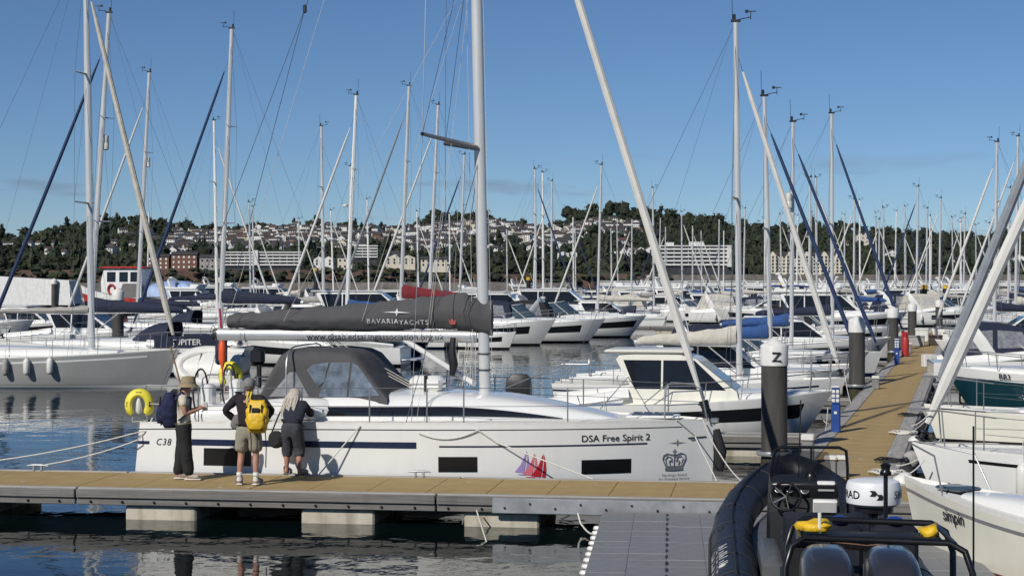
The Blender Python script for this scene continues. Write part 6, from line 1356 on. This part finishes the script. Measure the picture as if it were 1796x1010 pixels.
# engines, tilted up
for i, y in enumerate((.27, -.21)):
    E = MB(); rg = []
    for x, w_, z0, z1 in ((-.98, .10, 1.14, 1.34), (-.92, .165, 1.08, 1.44), (-.75, .195, 1.06, 1.53), (-.5, .2, 1.06, 1.58), (-.28, .195, 1.04, 1.59), (-.16, .17, 1.06, 1.54), (-.1, .11, 1.12, 1.45)):
        rg.append([V((x, y + math.copysign(abs(math.cos(a)) ** .55, math.cos(a)) * w_, (z0 + z1) / 2 + math.copysign(abs(math.sin(a)) ** .6, math.sin(a)) * (z1 - z0) / 2)) for a in [2 * math.pi * k / 24 for k in range(24)]])
    eo = E.loft(rg).build('outboard_engine', ENG, RB, True, 60)
    MB().loft([[V((p.x - .012, y + (p.y - y) * .76, 1.24 + (p.z - 1.25) * .76)) for p in r] for r in rg[:3]]).build('engine_cover', ENGB, eo)
    MB().path([V((-.93, y + math.cos(a) * .165, 1.27 + math.sin(a) * .165)) for a in [math.pi * k / 12 for k in range(13)]], .008, 5).build('cowl_trim', STEEL, eo)
    MB().lathe([(.03, 0), (.03, .01)], 12, c=(-.985, y, 1.28), axis=(-1, 0, .2)).build('engine_badge', STEEL, eo); MB().box((-.4, y, .78), (.3, .16, .8), bev=.05).build('engine_leg', ENG, eo)
# ------------------------------------------------------------------ small white boat at right
SP = thing('small_white_yacht', 'white boat lettered simpin with dark red stripe at lower right', 'boat', (0, 0, 0), 0)
ha = math.atan2(.90, -.44); SPL = 6.4; SP.location = V((5.52, 24.0, 0)) - V((math.cos(ha), math.sin(ha), 0)) * SPL; SP.rotation_euler.z = ha
S3, F3, b3, hz3 = hullfn(SPL, 1.7, .92, .95, 1.12, sw=.75, rake=.45, srake=-.15, zb=-.3, full=1.6, flare=.12)
MAROON = M('stripe_maroon', (.14, .03, .035), .4)
rows3 = lambda t: [0, hz3(t, .0), hz3(t, .13), hz3(t, .2), hz3(t, .235), hz3(t, .5), hz3(t, F3(t) - .16), hz3(t, F3(t) - .11), 1]
hull_mesh(S3, F3, hz3, rows3, lambda j, t: [2, 2, 0, 1, 0, 0, 3, 0][j], 26).build('hull', [CREAM, MAROON, BOOT, GRL], SP); deck_mesh(S3, SPL, 20, .05).build('deck', DECK, SP)
c3 = coachfn(2.0, 5.0, lambda u: .55 * (1 - .6 * u ** 2), lambda u: .28 * (1 - .7 * u ** 2), lambda x: F3(x / SPL) - .02); cb3 = coach_mesh(c3).build('cabin', WHITE, SP)
for v0, v1 in ((.05, .15), (.85, .95)): patch(c3, .1, .5, v0, v1, 4, 2, .012).build('cabin_window', GLASS, cb3)
def spt(t, z, side, off=.022): p = S3(t, hz3(t, z), side); return p + V((.0, side * off, 0))
text_on('name_lettering', 'simpin', .24, lambda x, y: spt(.755 - x / SPL, .74 + y, 1), BLK, SP, off=.008); text_on('name_lettering', 'simpin', .24, lambda x, y: spt(.755 + x / SPL, .74 + y, -1), BLK, SP, off=.008)
rail('pulpit', [S3(.8, 1, 1) + V((0, 0, .02)), S3(.84, 1, 1) + V((0, 0, .5)), S3(.97, 1, 1) + V((.05, 0, .55)), S3(.97, 1, -1) + V((.05, 0, .55)), S3(.84, 1, -1) + V((0, 0, .5)), S3(.8, 1, -1) + V((0, 0, .02))], .013, SP)
MB().box((5.3, 0, F3(.85) + .06), (.5, .4, .05), bev=.02).build('fore_hatch', GLASSB, SP)
# ------------------------------------------------------------------ yachts right of the walkway, near
def rboat(px, Y, label, **k):
    L = k['L']; rz = LT + R(k.pop('da', 0)); return sailboat(label, place(px, Y, rz, L - .12), rz, **k)
t, Sx, Fx, _ = rboat(1612, 30, 'white yacht with thick white furled genoa at the right of walkway', L=9.6, mast_h=11.5, hull='white', stripe='black', gen='white', genr=.10, cover='blue', F=.85, det=2, sprayhood='navy', boot='black', jib_h=.90, group='yachts right of the walkway')
for tt in (.82, .5): p = Sx(tt, .9, 1); fender((p.x, p.y + .13, Fx(tt) - .1), t, FENDW, .6, .12, .4)
rboat(1631, 37, 'black hulled yacht with cream topsides and grey furled genoa', L=9.8, mast_h=13.0, hull='black', upper='cream', stripe='black', gen='grey', genr=.10, cover='navy', F=1.0, det=2, sprayhood='navy', boot='black', group='yachts right of the walkway', name='dark_yacht')
# ------------------------------------------------------------------ walkway furniture
PBL = M('pedestal_blue', (.015, .06, .26), .45, var=.12); PGR = M('pedestal_grey', (.2, .2, .2), .6, var=.15); REDP = M('extinguisher_red', (.38, .03, .03), .4)
def pedestal(px, py, label):
    p = atz(px, py, .5); t = thing('service_pedestal', label, 'pedestal', p, ZA - math.pi / 2, 'walkway service pedestals')
    MB().box((0, 0, .32), (.2, .2, .64), bev=.02).build('pedestal_base', PBL, t); MB().box((0, 0, .82), (.17, .17, .36), bev=.015).build('socket_housing', PBL, t)
    for r in range(3):
        for c_ in (-1, 1): MB().box((c_ * .045, -.09, .72 + r * .1), (.07, .02, .075), bev=.006).build('socket', FENDW, t)
    MB().box((0, 0, 1.02), (.2, .2, .05), bev=.02).build('pedestal_cap', FENDW, t); MB().lathe([(.035, 0), (.035, .01)], 10, c=(0, -.105, .45), axis=(0, -1, 0)).build('lamp_symbol', FENDW, t)
pedestal(1466, 758, 'blue and white service pedestal beside the Z pile'); pedestal(1573, 639, 'blue and white service pedestal farther along the walkway')
def post(px, py, label, h=.75, w_=.22, name='cable_post', body=PGR, cap=FENDW):
    p = atz(px, py, .5); t = thing(name, label, 'post', p, ZA - math.pi / 2, 'grey walkway posts'); MB().box((0, 0, h * .38), (w_, w_, h * .76), bev=.02).build('post_body', body, t); MB().box((0, 0, h * .88), (w_ + .02, w_ + .02, h * .22), bev=.02).build('post_cap', cap, t)
post(1417, 812, 'grey post with white cap right of the Z pile', .55); post(1457, 836, 'white topped grey post beyond the inflatable, left of two', .38, .2); post(1477, 836, 'white topped grey post beyond the inflatable, right of two', .38, .2); post(1536, 682, 'grey post with white cap beside the second pile', .42); post(1595, 617, 'grey post with white cap next to the red extinguisher', .45)
p = atz(1588, 625, .5); EX = thing('extinguisher_post', 'red fire extinguisher cabinet on the walkway edge', 'extinguisher', p); MB().lathe([(.1, 0), (.16, .05), (.17, .7), (.13, .85), (.05, .9), (.05, 1.0), (.02, 1.02)], 14).build('extinguisher_body', REDP, EX); MB().box((0, .1, .55), (.3, .06, 1.1), bev=.02).build('back_board', REDP, EX)
p = atz(1629, 644, .5); BX = thing('notice_box', 'white box with black emblem standing on the walkway right edge', 'box', p, R(8)); MB().box((0, 0, .26), (.5, .35, .5), bev=.02).build('box_body', PCAP, BX); MB().path([(-.1, -.19, .34), (-.1, -.19, .2), (-.06, -.19, .15), (.06, -.19, .15), (.1, -.19, .2), (.1, -.19, .34)], .018, 5).build('emblem', BLK, BX); MB().path([(-.14, -.19, .3), (.14, -.19, .3)], .014, 5).build('emblem', BLK, BX)
def dockbox(px, py, w_, h, label, mat):
    t = thing('dock_box', label, 'box', atz(px, py, .5), ZA - math.pi / 2); MB().box((0, 0, h * .42), (w_, .55, h * .84), bev=.03).build('box_body', mat, t); MB().box((0, 0, h * .92), (w_ + .05, .6, h * .16), bev=.03).build('box_lid', mat, t)
dockbox(1606, 607, .9, .55, 'grey dock box on the left side of the walkway', LGREYC); dockbox(1617, 599, .7, .75, 'white dock box farther along the walkway', PCAP); dockbox(1641, 606, .7, .55, 'brown dock box at the right of the walkway', M('box_brown', (.05, .035, .03), .7))
# fender and rope clutter along the right edge of the walkway
for i, (Yd, r) in enumerate(((29.5, .2), (31, .16), (33.5, .18), (36.5, .2), (41, .17), (45, .2))):
    p = zpt(Yd, -.98 - .12, .42); o = MB(); blob(o, p, (r, r, r * 1.1), i * 3.1, 0, False, .12); tag(o.build('dock_fender', [FENDW, RUBBER, LGREYC][i % 3], None, True, 180), f'{["white", "black", "grey"][i % 3]} round fender on the right walkway edge, {["nearest", "second", "third", "fourth", "fifth", "sixth"][i]} along', 'fender', 'walkway edge fenders')
for i, (Yd, x_) in enumerate(((30.2, .8), (32.2, 1.0), (38, .9), (43, .8))):
    c0 = zpt(Yd, -.8, .53); o = MB().path([c0 + V((math.cos(a) * (.1 + .006 * k), math.sin(a) * (.1 + .006 * k), .015 * (k % 3) + .01)) for k, a in enumerate([j * .55 for j in range(44)])], .014, 5).build('rope_coil', [ROPEW, BLACKC][i % 2], None)
    tag(o, f'{["pale", "dark"][i % 2]} coiled mooring rope on the right walkway edge, {["first", "second", "third", "fourth"][i]} from the front', 'rope', 'coiled ropes')
for i, (a, b) in enumerate((((30.0, -.9), (1622, 805, 29.6)), ((31.5, -.9), (1650, 770, 30.5)), ((40, -.9), (1648, 700, 39.8)), ((38, -.9), (1660, 690, 40)), ((47, .95), (1480, 645, 52)), ((38.5, .95), (1452, 715, 42)), ((41, .95), (1440, 730, 42.5)))):
    rope('r', [zpt(a[0], a[1], .52), at(*b)], f'short mooring rope from walkway to a bow, number {["one", "two", "three", "four", "five", "six", "seven"][i]} from front', .012, .12)
# ------------------------------------------------------------------ red fishing boat and its neighbours
FB = thing('fishing_boat', 'red hulled fishing boat with white and grey wheelhouse at left', 'fishing boat', V((at(352, 500, 200).x, 200, 0)), LT); FB.scale = (1.5, 1.5, 1.92)
S4, F4, b4, hz4 = hullfn(9.8, 3.4, 1.1, .95, 1.75, sw=.8, rake=.6, zb=-.3, full=2.4)
hull_mesh(S4, F4, hz4, lambda t: [0, hz4(t, .1), hz4(t, F4(t) * .45), hz4(t, F4(t) * .72), 1], lambda j, t: [2, 2, 0, 1][j] if t > .6 else [2, 2, 0, 0][j], 18).build('hull', [REDH, WHITE, BOOT], FB); deck_mesh(S4, 9.8, 14).build('deck', GRJ, FB)
cm, wz = house_prof([(4.4, .9), (7.6, 1.0), (7.7, 2.0), (7.45, 2.75), (4.4, 2.75)], 1.2, 1.1, .9, 2.75); wh = cm.build('wheelhouse', WHITE, FB, False); MB().box((5.95, 0, 2.82), (3.5, 2.6, .14), bev=.04).build('wheelhouse_roof', REDH, FB)
for s in (1, -1):
    for x0, x1 in ((4.6, 5.3), (5.5, 6.2), (6.5, 7.2)): side_pane([(x0, 1.95), (x1, 1.95), (x1, 2.55), (x0, 2.55)], wz, s, .01).build('wheelhouse_window', GLASS, wh)
    side_pane([(4.5, 1.0), (6.3, 1.0), (5.9, 1.85), (4.5, 1.85)], wz, s, .008).build('grey_panel', GRJ, wh)
    MB().path([V((6.8 + math.cos(a) * .28, s * 1.24, 1.5 + math.sin(a) * .28)) for a in [k * math.pi / 8 for k in range(16)]], .07, 8, closed=True).build('lifebuoy', REDP, FB)
MB().tube((4.3, 0, 2.8), (4.2, 0, 6.2), .06, 8).build('mast', MWHITE, FB)
rings = []
for k in range(9):
    a = math.pi * k / 8; rings.append([V((x, math.cos(a) * 1.55, 1.05 + z * math.sin(a) ** .6)) for x, z in ((-.2, .5), (1, .95), (2.4, 1.0), (3.8, .8))])
MB().loft(rings, False, (False, False)).build('tarpaulin', M('tarp_blue_white', (.30, .40, .62), .6, var=.5, scale=.8), FB, True, 80)
WB = thing('covered_barge', 'low white covered barge beside the left quay', 'barge', V((at(-20, 500, 170).x, 170, 0)), RT); WB.scale = (1, 1, 1.5)
S5, F5, b5, hz5 = hullfn(9.5, 3, 1.0, 1.0, 1.1, sw=.9, rake=.3); hull_mesh(S5, F5, hz5, lambda t: [0, .4, .7, 1], lambda j, t: 0, 10).build('hull', GRJ, WB); cm, wz = house_prof([(.4, 1.0), (9.2, 1.0), (8.9, 2.6), (.6, 2.9)], 1.4, 1.2, 1, 2.9); cm.build('cover', wpaint, WB, False)
# white tender slung behind JUPITER
TD = thing('inflatable_tender', 'white inflatable tender slung on straps behind the yacht stern', 'dinghy', at(372, 645, 62), R(170))
tp = []
for k in range(21):
    q = k / 20; a = q * math.pi - math.pi / 2; tp.append(V((1.0 * math.cos(a) ** .8 * 1.2 if abs(math.cos(a)) > 1e-6 else 0, math.sin(a) * .62, .1 * math.cos(a))))
tp = [V((-1.15, -.62, 0))] + tp + [V((-1.15, .62, 0))]
o = MB().path(tp, [.14] + [.24] * 21 + [.14], 12).build('tube', M('tender_white', (.66, .65, .61), .5, var=.08), TD); MB().grid(lambda a, b: V((lerp(-1.15, 1.1, a), lerp(-.62, .62, b) * (1 if a < .6 else 1 - (a - .6) * 1.2), .12 + .26 * math.sin(math.pi * b) ** .6 * (1 - .5 * a))), 10, 8).build('hull_bottom', MATS['tender_white'], TD)
for x in (-.5, .4): MB().path([V((x, math.cos(a) * .9, math.sin(a) * .27)) for a in [2 * math.pi * k / 20 for k in range(20)]], [(.04, .01)] * 20, 5, closed=True).build('strap', GRJ, TD)
TD.rotation_euler.x = R(-62)
OB = thing('stowed_outboard', 'black outboard engine stowed on the rail right of the tender', 'outboard', at(452, 640, 60), 0); mb = MB(); mb.box((0, 0, .3), (.5, .4, .6), bev=.12); mb.build('cowling', BLACKP, OB); MB().box((.05, 0, -.35), (.16, .2, .9), bev=.04).build('leg', BLACKP, OB)

NB = thing('canvas_bag', 'navy canvas bag hanging above the white tender at left', 'bag', at(388, 632, 61), RT); MB().box((0, 0, .35), (.42, .25, 1.0), bev=.08).build('bag_body', NAVY, NB); MB().path([(-.12, 0, .85), (0, 0, 1.15), (.12, 0, .85)], .015, 5).build('bag_handle', ROPEW, NB)
FS = thing('flag_staff', 'bare wooden flag staff at the white yacht stern', 'flag staff', YM @ V((.15, .9, 1.36)), -ALPHA); MB().path([(0, 0, 0), (-.35, 0, 1.25)], .016, 6).build('staff', TEAK, FS); MB().lathe([(.03, 0), (.03, .12)], 8).build('socket', STEEL, FS)
BQ = thing('rail_bag', 'black rail bag strapped to the white yacht stern rail', 'bag', YM @ V((.95, -1.83, 1.62)), -ALPHA); MB().box((0, 0, .17), (.34, .14, .34), bev=.04).build('bag_body', BLACKC, BQ); MB().box((0, 0, .17), (.05, .15, .35), bev=.005).build('strap', GRJ, BQ)
bpy.data.scenes.remove(TMP)
